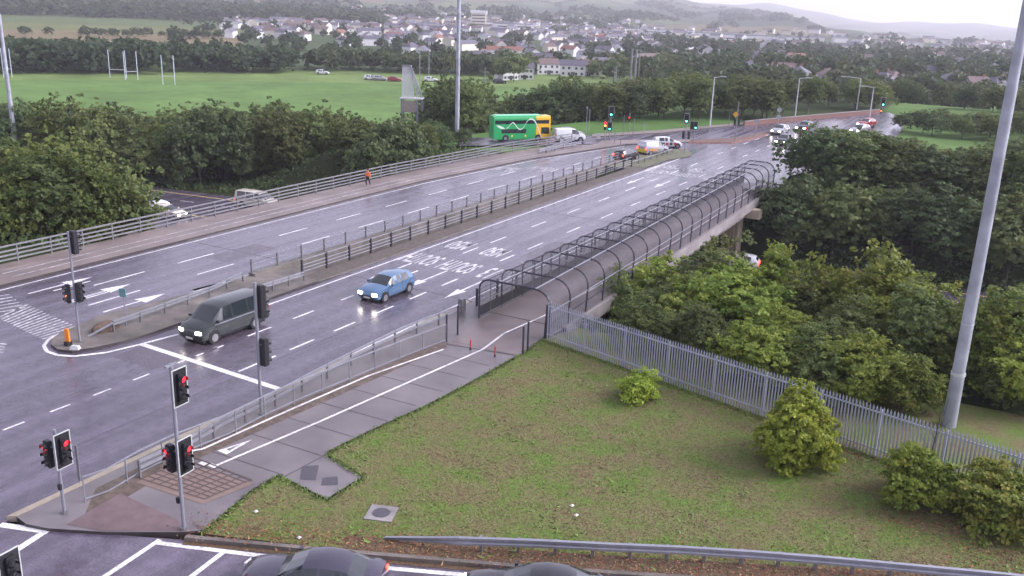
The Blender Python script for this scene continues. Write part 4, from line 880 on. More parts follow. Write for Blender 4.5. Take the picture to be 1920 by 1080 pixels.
# ------------------------------------------------------------------ vehicles
def sect(s):
    y, zb, zt, zr, w, wr = s; h = zt-zb
    return [(.78*w, zb), (.96*w, zb+.08*h+.03), (w, zb+.35*h), (w, zb+.66*h), (.965*w, zt), (wr, zr-.05), (wr*.72, zr), (0, zr+.02)]
SPEC = {
 'hatch': dict(st=[(2.05, .38, .58, .62, .62, .5), (1.98, .26, .68, .72, .76, .62), (1.75, .2, .78, .84, .84, .72), (1.35, .2, .86, .93, .87, .74), (.98, .2, .92, 1.0, .88, .72), (.72, .2, .94, 1.18, .88, .68), (.28, .2, .95, 1.42, .88, .61), (.16, .2, .95, 1.44, .88, .61), (-.1, .2, .96, 1.48, .88, .62), (-.5, .2, .97, 1.49, .88, .62), (-.58, .2, .975, 1.49, .88, .62), (-1.3, .2, 1.0, 1.45, .88, .61), (-1.42, .2, 1.01, 1.43, .87, .6), (-1.75, .22, 1.04, 1.36, .85, .58), (-1.93, .26, 1.02, 1.1, .83, .64), (-2.0, .34, .86, .9, .8, .66), (-2.02, .4, .6, .64, .76, .6)], side=[5, 6, 8, 10], top=[4, 5, 13], wy=(1.3, -1.27), wr=.31),
 'saloon': dict(st=[(2.35, .36, .55, .6, .66, .5), (2.27, .24, .64, .69, .82, .66), (2.0, .19, .72, .79, .89, .76), (1.5, .18, .8, .88, .91, .78), (1.0, .18, .87, .95, .92, .76), (.7, .18, .89, 1.12, .92, .7), (.15, .18, .9, 1.37, .92, .62), (0, .18, .9, 1.39, .92, .61), (-.35, .18, .91, 1.43, .92, .62), (-.45, .18, .91, 1.43, .92, .62), (-1.05, .18, .93, 1.38, .92, .61), (-1.3, .18, .94, 1.3, .92, .62), (-1.75, .18, .95, 1.06, .9, .7), (-2.05, .2, .93, .99, .88, .72), (-2.25, .26, .84, .9, .84, .7), (-2.32, .36, .6, .66, .78, .62)], side=[5, 6, 7, 9, 10], top=[4, 5, 11], wy=(1.42, -1.4), wr=.33),
 'suv': dict(st=[(2.15, .42, .66, .72, .68, .56), (2.08, .3, .78, .84, .82, .68), (1.8, .26, .92, .99, .89, .76), (1.3, .26, 1.0, 1.07, .91, .76), (.95, .26, 1.04, 1.12, .92, .74), (.6, .26, 1.06, 1.36, .92, .68), (.2, .26, 1.07, 1.58, .92, .64), (.1, .26, 1.07, 1.6, .92, .64), (-.45, .26, 1.08, 1.64, .92, .65), (-.55, .26, 1.08, 1.64, .92, .65), (-1.3, .26, 1.1, 1.6, .92, .64), (-1.42, .26, 1.1, 1.58, .91, .64), (-1.85, .28, 1.12, 1.46, .89, .62), (-2.05, .32, 1.08, 1.15, .87, .68), (-2.12, .4, .8, .86, .83, .66)], side=[5, 6, 8, 10], top=[4, 5, 12], wy=(1.33, -1.3), wr=.36),
 'van': dict(st=[(2.6, .4, .7, .78, .74, .6), (2.52, .28, .84, .92, .9, .74), (2.25, .22, 1.0, 1.08, .97, .82), (1.85, .22, 1.1, 1.2, .99, .82), (1.55, .22, 1.14, 1.42, .99, .8), (1.05, .22, 1.16, 1.82, .99, .78), (.9, .22, 1.16, 1.88, .99, .79), (.35, .22, 1.17, 1.95, .99, .8), (.25, .22, 1.17, 1.96, .99, .8), (-.85, .22, 1.18, 1.97, .99, .8), (-.95, .22, 1.18, 1.97, .99, .8), (-2.1, .22, 1.18, 1.96, .98, .8), (-2.2, .22, 1.18, 1.95, .98, .8), (-2.42, .24, 1.16, 1.9, .96, .78), (-2.52, .28, 1.1, 1.2, .94, .8), (-2.55, .4, .8, .9, .92, .78)], side=[4, 5, 6, 8, 10], top=[3, 4, 13], wy=(1.72, -1.35), wr=.34),
 'smallvan': dict(st=[(2.2, .4, .66, .74, .7, .56), (2.12, .28, .8, .88, .84, .7), (1.85, .22, .95, 1.02, .9, .78), (1.45, .22, 1.04, 1.13, .91, .76), (1.15, .22, 1.08, 1.36, .91, .72), (.75, .22, 1.1, 1.7, .91, .68), (.6, .22, 1.1, 1.74, .91, .7), (.1, .22, 1.11, 1.79, .91, .72), (0, .22, 1.11, 1.8, .91, .74), (-1.9, .22, 1.12, 1.8, .9, .75), (-2.1, .24, 1.12, 1.77, .89, .74), (-2.19, .28, 1.08, 1.66, .88, .74), (-2.22, .4, .8, .9, .86, .74)], side=[4, 5, 6], top=[3, 4], wy=(1.38, -1.4), wr=.31)}
def vehicle(kind, name, label, cat, col, X, Y, rz, lights=None, z=0.0, group=None, sc=1, extra=None, deco=None):
    sp = SPEC[kind]; st = sp['st']; t = thing(name, (X, Y, z+.01), label, cat, group, rz, sc)
    B = MB(); G_ = {}
    rows = [sect(s) for s in st]
    for i in range(len(st)-1):
        for sgn in (1, -1):
            for j in range(7):
                a, b, c, d = rows[i][j], rows[i][j+1], rows[i+1][j+1], rows[i+1][j]
                V = [(sgn*a[0], st[i][0], a[1]), (sgn*b[0], st[i][0], b[1]), (sgn*c[0], st[i+1][0], c[1]), (sgn*d[0], st[i+1][0], d[1])]
                F = [(0, 1, 2, 3)] if sgn < 0 else [(3, 2, 1, 0)]
                gl = (j == 4 and i in sp['side']) or (j >= 5 and i in sp['top'])
                if gl:
                    key = 'windscreen' if (j >= 5 and i < 7) else 'rear_window' if j >= 5 else 'side_window'
                    G_.setdefault((key, sgn if key == 'side_window' else 0), MB()).add(V, F)
                else: B.add(V, F)
    for i, fl in ((0, 1), (len(st)-1, -1)):
        r_ = rows[i]; V = [(x, st[i][0], zz_) for x, zz_ in r_] + [(-x, st[i][0], zz_) for x, zz_ in r_[-2::-1]]; B.add(V, [tuple(range(len(V)))] if fl < 0 else [tuple(range(len(V)-1, -1, -1))])
    bm_ = B.build('body', col, t); me = bm_.data; bb_ = bmesh.new(); bb_.from_mesh(me); bmesh.ops.remove_doubles(bb_, verts=bb_.verts, dist=.0005); bmesh.ops.recalc_face_normals(bb_, faces=bb_.faces); bb_.to_mesh(me); bb_.free()
    me.polygons.foreach_set('use_smooth', [True]*len(me.polygons)); me.set_sharp_from_angle(angle=math.radians(38))
    for (k, s_), mb in G_.items():
        o = mb.build(k, GLASS, t); bb_ = bmesh.new(); bb_.from_mesh(o.data); bmesh.ops.remove_doubles(bb_, verts=bb_.verts, dist=.0005); bb_.to_mesh(o.data); bb_.free()
    w = max(s[4] for s in st); yf, yr_ = st[0][0], st[-1][0]; zf = st[1][2]-.1
    m = MB(); m.box((0, (yf+yr_)/2, .2), (w*1.6, (yf-yr_)*.9, .12)); m.build('underbody', BLACK, t)
    for wy in sp['wy']:
        for sg in (-1, 1):
            R = sp['wr']; m = MB(); m.bar((sg*(w-.2), wy, R), (sg*(w+.012), wy, R), R, n=20); wh = m.build('wheel', TYRE, t, smooth=50)
            MB().bar((sg*(w+.005), wy, R), (sg*(w+.022), wy, R), R*.66, n=12).build('rim', RIM, wh)
            m = MB(); m.bar((sg*(w-.12), wy, R+.04), (sg*(w+.004), wy, R+.04), R+.07, n=20); m.build('wheel_arch', BLACK, t)
    hl = HEADL if lights and 'h' in lights else HEADN; tl = TAILL if lights and 't' in lights else TAILN
    s1 = st[1]; s2_ = st[-2]
    for sg in (-1, 1):
        m = MB(); m.box((sg*s1[4]*.74, s1[0]-.0, s1[2]-.08), (.34, .2, .16), -sg*.35); m.build('headlight', hl, t)
        m = MB(); m.box((sg*s2_[4]*.86, s2_[0]-.0, s2_[2]-.16), (.2, .14, .3 if kind != 'saloon' else .16)); m.build('taillight', tl, t)
        ym_ = [s for s in st if s[0] < st[sp['top'][0]][0]][0][0]-.05; m = MB(); m.box((sg*(w+.1), ym_, st[5][2]+.06), (.18, .1, .14)); m.build('mirror', col, t)
    for sg in (-1, 1):
        for yy in ((.05, -.95) if kind != 'van' else (.2, -.7)): MB().box((sg*(w-.005), yy, st[8][2]-.1), (.02, .16, .03)).build('door_handle', BLACK if kind in ('van', 'smallvan') else col, t)
        m = MB()
        for yy in (st[4][0]-.0, -.52, -1.35 if kind != 'saloon' else -1.3): m.box((sg*(w+.001), yy, (st[8][2]+.35)/2+.05), (.006, .012, st[8][2]-.42))
        m.build('door_seam', BLACK, t)
    MB().box((0, yf-.03, st[0][1]+.06), (.9, .1, .14)).build('grille', BLACK, t); MB().box((0, yf+.025, st[0][1]+.0), (.5, .02, .11)).build('number_plate', PLATE, t); MB().box((0, yr_-.02, (st[-1][1]+st[-1][2])/2), (.5, .02, .11)).build('number_plate', PLATE, t)
    if kind == 'van':
        for sg in (-1, 1): MB().box((sg*(w+.012), -.3, 1.06), (.02, 4.0, .06)).build('side_trim', GALV, t)
    if deco: deco(t, w, st)
    return t
DOWN = rzdir(0, -1); UP = rzdir(0, 1)
PB = paint('blue_car_paint', (.085, .165, .28)); PG = paint('grey_green_van_paint', (.028, .036, .036)); PK = paint('black_car_paint', (.016, .016, .022), .15); PS = paint('dark_blue_grey_paint', (.05, .045, .07), .16, .35)
PW = paint('white_vehicle_paint', (.62, .64, .66), .3, 0); PR = paint('red_car_paint', (.3, .02, .02)); PSI = paint('silver_paint', (.42, .43, .47), .25, .6); PC = paint('cream_paint', (.5, .47, .4), .3, 0)
vehicle('van', 'passenger_van', 'dark grey green van with one lit headlamp driving off the bridge beside the island', 'van', PG, -38.55, 35.6, DOWN, 'h')
vehicle('hatch', 'hatchback_car', 'blue hatchback with bright headlamps in the middle lane coming off the bridge', 'car', PB, -35.3, 46.4, DOWN, 'h')
hd = rzdir(-.9, -.43)
c1 = P(600, 1048, 1.38); vehicle('saloon', 'saloon_car', 'dark blue grey saloon waiting on the slip road behind the stop line', 'car', PS, c1[0]-.3, c1[1]-.05, hd, 't')
c2 = P(1000, 1070, 1.38); vehicle('saloon', 'saloon_car', 'dark saloon queueing behind, only its roof above the picture edge', 'car', PK, c2[0]+.1, c2[1]-.05, hd, 'h')
def strip_deco(t, w, st):
    for sg in (-1, 1):
        for k, (yy, c) in enumerate(((.9, 'r'), (.35, 'b'), (-.2, 'r'), (-.75, 'b'), (-1.3, 'r'))):
            MB().box((sg*(w+.004), yy, .62), (.006, .4, .34)).build('livery_patch', pm('livery_red', (.5, .03, .03), .4) if c == 'r' else pm('livery_navy', (.03, .04, .12), .4), t)
vehicle('suv', 'parked_car', 'small black car with glowing red tail lamps near the median end', 'car', PK, -45.4+.4, 108.6, rzdir(.15, 1), 't', sc=.92)
def chev(t, w, st):
    MB().box((0, st[-1][0]-.03, .62), (1.5, .012, .45)).build('rear_marking', pm('livery_yellow', (.6, .5, .06), .4), t); MB().box((0, st[-3][0]-.09, 1.35), (1.3, .012, .4)).build('rear_window', GLASS, t)
    for sg in (-1, 1):
        MB().box((sg*(w+.004), -.9, .72), (.006, 1.5, .28)).build('livery_stripe', pm('livery_orange', (.5, .2, .05), .4), t)
vehicle('smallvan', 'marked_van', 'silver van with yellow rear marking waiting behind the small black car', 'van', PSI, -44.3, 115.9, rzdir(.35, .94), 't', deco=chev)
vehicle('hatch', 'liveried_car', 'white hatchback with red and navy side patches ahead of the silver van', 'car', PW, -45.0, 122.8, rzdir(.8, .6), 't', deco=strip_deco)
vehicle('smallvan', 'delivery_van', 'plain white panel van waiting behind the green bus', 'van', PW, -58.1, 118.9, rzdir(.72, .69), None)
x_, y_ = P(1068, 258); vehicle('hatch', 'hatchback_car', 'silver car mostly hidden behind the white panel van', 'car', PSI, x_, y_, rzdir(.72, .69), 't')
for px, py, col, lb, kd in ((1462, 251, PSI, 'oncoming car with blazing headlamps left of the hedge top', 'hatch'), (1508, 246, PK, 'oncoming dark car whose lamps shine above the red signal', 'suv'), (1612, 250, PSI, 'oncoming pale car with bright lamps by the curved island', 'hatch'), (1624, 238, PR, 'oncoming red car, farthest of the lit oncoming cars', 'hatch')):
    x_, y_ = P(px, py); vehicle(kd, 'oncoming_car', lb, 'car', col, x_, y_, rzdir(-.1-.2*(px > 1600), -1), 'h')
x_, y_ = P(1462, 270); vehicle('hatch', 'oncoming_car', 'oncoming car reaching the footbridge mouth, half behind the hedge', 'car', PK, x_+.6, y_, rzdir(-.05, -1), 'h')
x_, y_ = P(1518, 268); vehicle('smallvan', 'delivery_van', 'white van partly hidden by the hedge below the direction sign', 'van', PW, x_+1, y_, rzdir(-.05, -1))
MZ = -5.96; MD = rzdir(-.99, -.14); MU = rzdir(.99, .14)
x_, y_ = P(287, 392, MZ); vehicle('suv', 'motorway_car', 'white car with dazzling lamps on the motorway at the left', 'car', PW, x_-.5, y_, MU, 'h', z=MZ)
x_, y_ = P(330, 402, MZ); vehicle('hatch', 'motorway_car', 'motorway car with amber lit lamp against the far parapet', 'car', PC, x_+.5, y_-1.5, MU, 'h', z=MZ)
x_, y_ = P(470, 391, MZ); vehicle('van', 'motorway_van', 'cream roofed van on the motorway just beyond the parapet', 'van', PC, x_, y_+1, MU, 't', z=MZ)
x_, y_ = P(1388, 498, MZ); vehicle('hatch', 'motorway_car', 'white car with red tail lamp beneath the footbridge pier', 'car', PW, x_, y_-1, MD, 't', z=MZ)
for px, py, col, lb in ((695, 149, PW, 'white car parked left of the others along the far pitch'), (712, 150, PSI, 'silver car parked next to the white one at the far pitch'), (740, 152, PR, 'red car parked beyond the pitch'), (808, 152, PW, 'white car parked behind the slender poles'), (937, 156, PK, 'dark car parked on the grass edge before the terrace'), (605, 138, PW, 'white car at the far corner of the pitch')):
    x_, y_ = P(px, py, -8); 
    vehicle('hatch', 'parked_car', lb, 'car', col, x_, y_, rzdir(.85, .5), z=T(x_, y_), group='cars parked beyond the pitch', sc=1.15)

# double deck bus
def bus():
    bx, by = P(974, 262.5); t = thing('double_deck_bus', (bx, by, .01), 'green and yellow double deck bus with a white ribbon stripe on the side road', 'bus', rz=rzdir(5.2, 6.3), sc=.80)
    G1 = paint('bus_green', (.02, .33, .1), .35, 0); Y1 = paint('bus_yellow', (.72, .42, .02), .35, 0); MB_ = MB()
    L, w, H_ = 10.6, 1.26, 4.3
    def body(y0, y1, front, name, mat):
        m = MB(); ys_ = [y0, y1]; rows = []
        for k, y in enumerate(ys_):
            rows.append([(w-.03, .3), (w, .5), (w, 2.3), (w-.02, 3.9), (w-.12, 4.2), (w-.35, H_), (0, H_+.02)])
        for sg in (1, -1):
            for j in range(6):
                a, b = rows[0][j], rows[0][j+1]; V = [(sg*a[0], y0, a[1]), (sg*b[0], y0, b[1]), (sg*b[0], y1, b[1]), (sg*a[0], y1, a[1])]; m.add(V, [(0, 1, 2, 3)] if sg > 0 else [(3, 2, 1, 0)])
        V = [(x, y1, z_) for x, z_ in rows[0]] + [(-x, y1, z_) for x, z_ in rows[0][-2::-1]]; m.add(V, [tuple(range(len(V)))])
        V = [(x, y0, z_) for x, z_ in rows[0]] + [(-x, y0, z_) for x, z_ in rows[0][-2::-1]]; m.add(V, [tuple(range(len(V)-1, -1, -1))])
        return m.build(name, mat, t, smooth=40)
    body(-L/2, 2.6, False, 'green_body', G1); body(2.6, L/2, True, 'yellow_body', Y1)
    MB().box((0, -.6, H_+.05), (1.9, 8.6, .1)).build('roof_panel', paint('bus_green_roof', (.08, .55, .28), .4, 0), t)
    for sg in (1, -1):
        MB().box((sg*(w+.004), -1.4, 3.28), (.012, 7.4, .62)).build('upper_window', GLASS, t); MB().box((sg*(w+.004), 3.7, 3.28), (.012, 2.6, .62)).build('upper_window', GLASS, t)
        MB().box((sg*(w+.004), -1.6, 1.72), (.012, 4.6, .72)).build('lower_window', GLASS, t); MB().box((sg*(w+.004), 4.3, 1.75), (.012, 1.5, 1.15)).build('lower_window', GLASS, t)
        # white ribbon
        pts = [(-3.0, 2.2), (-2.6, 2.45), (-2.2, 3.0), (-1.9, 3.2), (-1.6, 3.1), (-1.2, 2.6), (-.8, 2.15), (-.4, 2.0), (0, 2.15), (.4, 2.7), (.8, 3.4), (1.2, 3.75), (1.7, 3.8), (2.2, 3.5), (2.6, 2.9), (3.0, 2.0), (3.4, 1.0), (3.6, .45)]
        m = MB()
        for a, b in zip(pts[:-1], pts[1:]):
            h_ = .09 + .03*(a[0] > 1); m.add([(sg*(w+.016), a[0], a[1]-h_), (sg*(w+.016), b[0], b[1]-h_), (sg*(w+.016), b[0]+.03, b[1]+h_), (sg*(w+.016), a[0]+.03, a[1]+h_)], [(0, 1, 2, 3)])
        m.add([(sg*(w+.017), y_, z_) for y_, z_ in ((-4.9, 2.75), (-4.2, 2.7), (-3.6, 2.45), (-3.2, 2.1), (-4.0, 2.15), (-4.5, 2.4))], [(0, 1, 2, 3, 4, 5)])
        m.build('ribbon_stripe', pm('ribbon_white', (.62, .75, .65), .4), t)
        for yy in (-1.9, .6): MB().box((sg*(w+.006), yy, .9), (.012, .32, .3)).build('notice_panel', pm('notice_yellow', (.7, .6, .1), .4), t)
        for wy in (3.0, -3.1):
            m = MB(); m.bar((sg*(w-.3), wy, .5), (sg*(w+.012), wy, .5), .5, n=18); wh = m.build('wheel', TYRE, t); MB().bar((sg*w, wy, .5), (sg*(w+.03), wy, .5), .28, n=10).build('rim', RIM, wh)
            MB().bar((sg*(w-.1), wy, .52), (sg*(w+.004), wy, .52), .6, n=18).build('wheel_arch', BLACK, t)
        MB().box((sg*.9, L/2+.01, .75), (.35, .06, .2)).build('headlight', HEADN, t)
    MB().box((0, L/2+.01, 1.75), (2.2, .03, 1.3)).build('windscreen', GLASS, t); MB().box((0, L/2+.01, 3.3), (2.2, .03, .8)).build('upper_windscreen', GLASS, t); MB().box((0, L/2+.012, 2.6), (1.5, .03, .28)).build('destination_display', BLACK, t)
    MB().box((-.0, 0, .32), (2.2, 9.5, .2)).build('underbody', BLACK, t)
    MB().box((w+.18, L/2+.1, 2.0), (.12, .2, .35)).build('mirror', BLACK, t)
bus()

# pedestrian in an orange jacket on the far footpath
def person():
    x, y = P(690, 349, .12)
    def skin(name, verts, edges, rad, mat, par, lv=2, root=0):
        me = bpy.data.meshes.new(name); me.from_pydata(verts, edges, []); o = bpy.data.objects.new(name, me); COL.objects.link(o)
        md = o.modifiers.new('s', 'SKIN'); md.use_smooth_shade = True
        for i, r in enumerate(rad): me.skin_vertices[0].data[i].radius = (r, r) if not isinstance(r, tuple) else r
        me.skin_vertices[0].data[root].use_root = True
        sb_ = o.modifiers.new('u', 'SUBSURF'); sb_.levels = lv; sb_.render_levels = lv
        dg = bpy.context.evaluated_depsgraph_get(); m2 = bpy.data.meshes.new_from_object(o.evaluated_get(dg)); m2.materials.clear(); m2.materials.append(mat)
        o.modifiers.clear(); o.data = m2; o.name = name
        if par: o.parent = par
        return o
    V = [(0, 0, .93), (0, 0, 1.15), (0, 0, 1.38), (0, 0, 1.48), (0, .02, 1.62), (0, .02, 1.74),
         (.19, 0, 1.4), (.25, .02, 1.14), (.24, .14, .92), (.24, .2, .84), (-.19, 0, 1.4), (-.26, -.03, 1.14), (-.25, .05, .9), (-.25, .1, .82),
         (.1, 0, .9), (.11, .14, .5), (.11, .08, .08), (.11, .2, .04), (-.1, 0, .9), (-.11, -.1, .5), (-.11, -.22, .1), (-.11, -.1, .04)]
    E_ = [(0, 1), (1, 2), (2, 3), (3, 4), (4, 5), (2, 6), (6, 7), (7, 8), (8, 9), (2, 10), (10, 11), (11, 12), (12, 13), (0, 14), (14, 15), (15, 16), (16, 17), (0, 18), (18, 19), (19, 20), (20, 21)]
    R = [.13, .13, .15, .06, .1, .08, .06, .045, .035, .03, .06, .045, .035, .03, .085, .06, .045, .04, .085, .06, .045, .04]
    body = skin('person', V, E_, R, pm('skin', (.45, .28, .2), .6, var=.08), None); body.location = (x, y, .13); body.rotation_euler.z = rzdir(0, -1)
    tag(body, 'person in an orange jacket and dark trousers walking on the far footpath', 'person')
    skin('jacket', V[0:4] + V[6:9] + V[10:13], [(0, 1), (1, 2), (2, 3), (2, 4), (4, 5), (5, 6), (2, 7), (7, 8), (8, 9)], [.165, .165, .18, .085, .08, .066, .055, .08, .066, .055], pm('orange_jacket', (.75, .16, .05), .7, var=.15), body)
    skin('trousers', [V[0]] + V[14:17] + V[18:21], [(0, 1), (1, 2), (2, 3), (0, 4), (4, 5), (5, 6)], [.15, .11, .085, .07, .11, .085, .07], pm('dark_trousers', (.03, .03, .04), .8), body)
    MB().ball((0, .0, 1.71), .118, 12, 8, sc=(.95, 1.05, .9)).build('hair', pm('brown_hair', (.05, .03, .02), .8), body, smooth=80)
    for sx in (-1, 1): MB().ball((sx*.035, .108, 1.68), .014, 8, 6).build('eye', BLACK, body)
    MB().ball((0, .125, 1.64), .02, 8, 6, sc=(.8, 1, 1.3)).build('nose', pm('skin', (.45, .28, .2), .6), body)
person()
# ------------------------------------------------------------------ trees
def crown_mesh(name, seed, rx, rz, z0, nc, per, leaf, mat, shape='round', rc=.26, inner=.5):
    r = np.random.default_rng(seed); C = []
    if name == 'crown': nc = int(nc*2.3); per = max(4, int(per/2.2)); rc = rc*.62; leaf = leaf*.92; inner = .3
    d = r.normal(size=(nc, 3)); d /= np.linalg.norm(d, axis=1)[:, None]; d[:, 2] = np.where(d[:, 2] < (-.5 if shape != 'egg' else -.95), -d[:, 2]*.6, d[:, 2])
    rad = r.uniform(inner, 1.0, nc)**.6; bump = 1+.22*np.sin(d[:, 0]*4+seed)+.18*np.sin(d[:, 1]*5+d[:, 2]*4+seed*2)
    c = d*(rad*bump*(1+.16*(r.random(nc) < .12)))[:, None]
    if shape == 'cone': k = np.clip(1-.62*np.clip(c[:, 2], -.3, 1), .25, 1.2); c[:, 0] *= k; c[:, 1] *= k
    if shape == 'egg': k = np.clip(1.05-.5*np.clip(c[:, 2]-.1, 0, 1)**1.3, .3, 1.2); c[:, 0] *= k; c[:, 1] *= k
    if shape == 'tall': c[:, 0] *= .75; c[:, 1] *= .75
    cs = r.uniform(.6, 1.35, nc)*rc
    pos = np.repeat(c, per, 0); cr = np.repeat(cs, per); od = np.repeat(d, per, 0)
    o = r.normal(size=pos.shape); o /= np.linalg.norm(o, axis=1)[:, None]; o *= (r.uniform(0, 1, len(o))**.45)[:, None]; o[:, 2] *= .62
    pos = pos + o*cr[:, None]; scl = np.array([rx, rx, rz]); pos = pos*scl; pos[:, 2] += z0+rz*.95
    pos[:, 2] = np.maximum(pos[:, 2], .05)
    n = len(pos); nr = od*.5 + np.array([0, 0, .55]) + r.normal(size=(n, 3))*.55; nr /= np.linalg.norm(nr, axis=1)[:, None]
    a = r.normal(size=(n, 3)); u = np.cross(nr, a); u /= np.linalg.norm(u, axis=1)[:, None]; v = np.cross(nr, u); s = leaf*r.uniform(.6, 1.35, n)[:, None]
    V = np.empty((n, 4, 3)); V[:, 0] = pos-u*s*.62; V[:, 1] = pos-v*s*.42-nr*s*.08; V[:, 2] = pos+u*s*.62; V[:, 3] = pos+v*s*.42-nr*s*.08
    me = bpy.data.meshes.new(name); me.vertices.add(n*4); me.vertices.foreach_set('co', V.ravel()); me.loops.add(n*4); me.loops.foreach_set('vertex_index', np.arange(n*4)); me.polygons.add(n); me.polygons.foreach_set('loop_start', np.arange(n)*4)
    me.materials.append(mat); me.update(); me.validate(); return me, c*scl+np.array([0, 0, z0+rz*.95])
def tree_proto(seed, rx, rz, z0, nc, per, leaf, mat, shape='round', rc=.26, tr=.16, limbs=7, sprigs=0):
    r = random.Random(seed); me, cc = crown_mesh('crown', seed, rx, rz, z0, nc, per, leaf, mat, shape, rc)
    m = MB(); top = z0+rz*1.3; pts = [(0, 0, -.3), (r.uniform(-.1, .1), r.uniform(-.1, .1), z0*.6+.2), (r.uniform(-.3, .3)*rx*.3, r.uniform(-.3, .3)*rx*.3, top)]
    m.bar(pts[0], pts[1], tr, tr*.75, n=7); m.bar(pts[1], pts[2], tr*.75, tr*.25, n=6)
    for k in range(limbs):
        q = cc[r.randrange(len(cc))]; zz_ = pts[1][2]+r.random()*(top-pts[1][2])*.5; m.bar((pts[1][0], pts[1][1], zz_), tuple(q*.85+np.array([0, 0, .15*z0])), tr*.3, tr*.08, n=5)
    tm = bpy.data.meshes.new('trunk'); tm.from_pydata(m.v, [], m.f); tm.materials.append(BARK); return me, tm
def place_tree(name, pr, x, y, z, sc, label, cat='tree', group=None, rz=0, sz=None):
    t = thing(name, (x, y, z), label, cat, group, rz, sc)
    if sz: t.scale = (sc, sc, sz)
    for nm, me in (('crown', pr[0]), ('trunk', pr[1])):
        o = bpy.data.objects.new(nm, me); COL.objects.link(o); o.parent = t
    return t
R = random.Random(21)
# shrubs on the lawn
place_tree('shrub', tree_proto(1, 1.1, .85, -.25, 150, 34, .12, LEAF_G, rc=.3, tr=.05), *P(1196, 748, .1), .1, 1, 'low bright green shrub alone on the lawn near the fence', 'shrub')
place_tree('shrub', tree_proto(2, 1.85, 1.9, -.45, 460, 44, .14, LEAF_G, 'egg', rc=.15, tr=.08), *P(1490, 868, .1), .1, 1, 'tall conical yellow green shrub in front of the palisade fence', 'shrub')
place_tree('shrub', tree_proto(3, 1.45, 1.35, -.35, 300, 42, .13, LEAF_Y, rc=.22, tr=.06), *P(1722, 945, .1), .1, 1.05, 'mid green rounded shrub with a bare twig, right of the conical one', 'shrub')
place_tree('shrub', tree_proto(4, 1.8, 1.25, -.35, 320, 42, .14, LEAF_O, rc=.22, tr=.06), *P(1882, 985, .1), .1, 1.05, 'orange tipped shrub at the right edge of the lawn', 'shrub')
tx, ty = P(1735, 900, .1); t = thing('sapling', (tx, ty, .1), 'bare dark sapling stem beside the rounded shrub', 'sapling'); MB().bar((0, 0, 0), (.15, 0, 3.6), .035, .015, n=5).build('stem', BARK, t); m = MB(); [m.bar((.04*k, 0, 1.2+k*.3), (.04*k+R.uniform(-.6, .6), R.uniform(-.4, .4), 1.8+k*.35), .014, .006, n=4) for k in range(7)]; m.build('branch', BARK, t)
# near trees behind the palisade
NEAR = [tree_proto(11, 3.1, 3.0, .3, 460, 52, .2, LEAF_Y, rc=.17), tree_proto(12, 3.3, 3.3, .3, 460, 52, .2, LEAF_M, rc=.17), tree_proto(13, 2.7, 3.4, .3, 420, 50, .19, LEAF_Y, 'cone', rc=.17), tree_proto(14, 3.0, 2.8, .3, 440, 50, .2, LEAF_O, rc=.17), tree_proto(15, 2.9, 3.1, .3, 440, 50, .2, LEAF_B, rc=.18)]
def pz(px, py, d):
    rr = ray(px, py); h = math.hypot(rr.x, rr.y); t_ = d/h; return rr.x*t_, rr.y*t_, CAMH+rr.z*t_
near_list = [  # top pixel x,y ; distance ; proto ; label
 (1225, 488, 62, 0, 'yellowing tree against the caged footbridge side'), (1300, 500, 58, 1, 'round mid green tree right of the one by the cage'), (1390, 505, 56, 0, 'broad yellowing tree left of the pointed one'), (1452, 462, 60, 2, 'pointed green tree rising highest behind the palisade'), (1540, 560, 57, 4, 'olive leaved tree in the dip between two taller crowns'), (1620, 492, 58, 3, 'rust tipped tree in the middle of the row behind the palisade'),
 (1700, 510, 56, 0, 'yellowing tree left of the large mast'), (1762, 560, 53, 1, 'mid green tree touching the large mast from the left'), (1860, 555, 54, 1, 'mid green tree right of the large mast'), (1925, 570, 52, 3, 'rust tipped tree cut by the right edge'), (1225, 575, 50, 1, 'low dark tree at the left end behind the palisade'), (1320, 590, 48.5, 4, 'low olive tree close behind the palisade pales'),
 (1425, 620, 46.5, 0, 'low yellowing tree close behind the palisade, middle left'), (1530, 640, 46, 1, 'low mid green tree close behind the palisade centre'), (1625, 640, 46, 0, 'low bright tree close behind the palisade, middle right'), (1705, 690, 46, 3, 'low rust tipped tree just left of the mast foot'), (1800, 640, 51, 4, 'low olive tree right behind the mast foot'), (1880, 660, 50, 1, 'low green tree at the right behind the fence'), (1180, 560, 60, 4, 'slim olive tree hugging the footbridge edge'), (1955, 640, 50, 0, 'low yellowing tree beyond the right frame edge'), (1500, 535, 62, 1, 'green tree filling behind the pointed one'), (1340, 478, 63, 4, 'tall olive tree at the back, left of the pointed one'), (1660, 515, 62, 4, 'olive tree at the back of the row, right of centre'), (1275, 545, 55, 3, 'rust tipped tree near the cage end'), (1480, 590, 52, 0, 'yellowing tree in front of the pointed one'), (1590, 580, 51, 1, 'mid green tree filling the middle of the row')]
for i, (px, py, d_, k, lb) in enumerate(near_list):
    py -= 14
    x, y, z = pz(px, py, d_); g = T(x, y) if y < 80 else T(x, y); hgt = z-g; nat = [6.5, 7.1, 7.4, 6.1, 6.6][k]; s_ = max(.45, hgt/nat)
    place_tree('tree', NEAR[k], x, y, g, min(s_*1.12, 1.2), lb, 'tree', 'trees behind the palisade fence', rz=R.uniform(0, 6.28), sz=s_)
# willow like sapling by the cage
sx_, sy_ = P(1185, 700, 0); x, y, z = pz(1172, 505, 54); place_tree('sapling', tree_proto(16, 1.1, 2.4, .8, 140, 16, .16, LEAF_M, 'tall', rc=.25, tr=.07), x, y, T(x, y), (z-T(x, y))/5.9, 'thin pale stemmed sapling in front of the caged footbridge', 'tree')
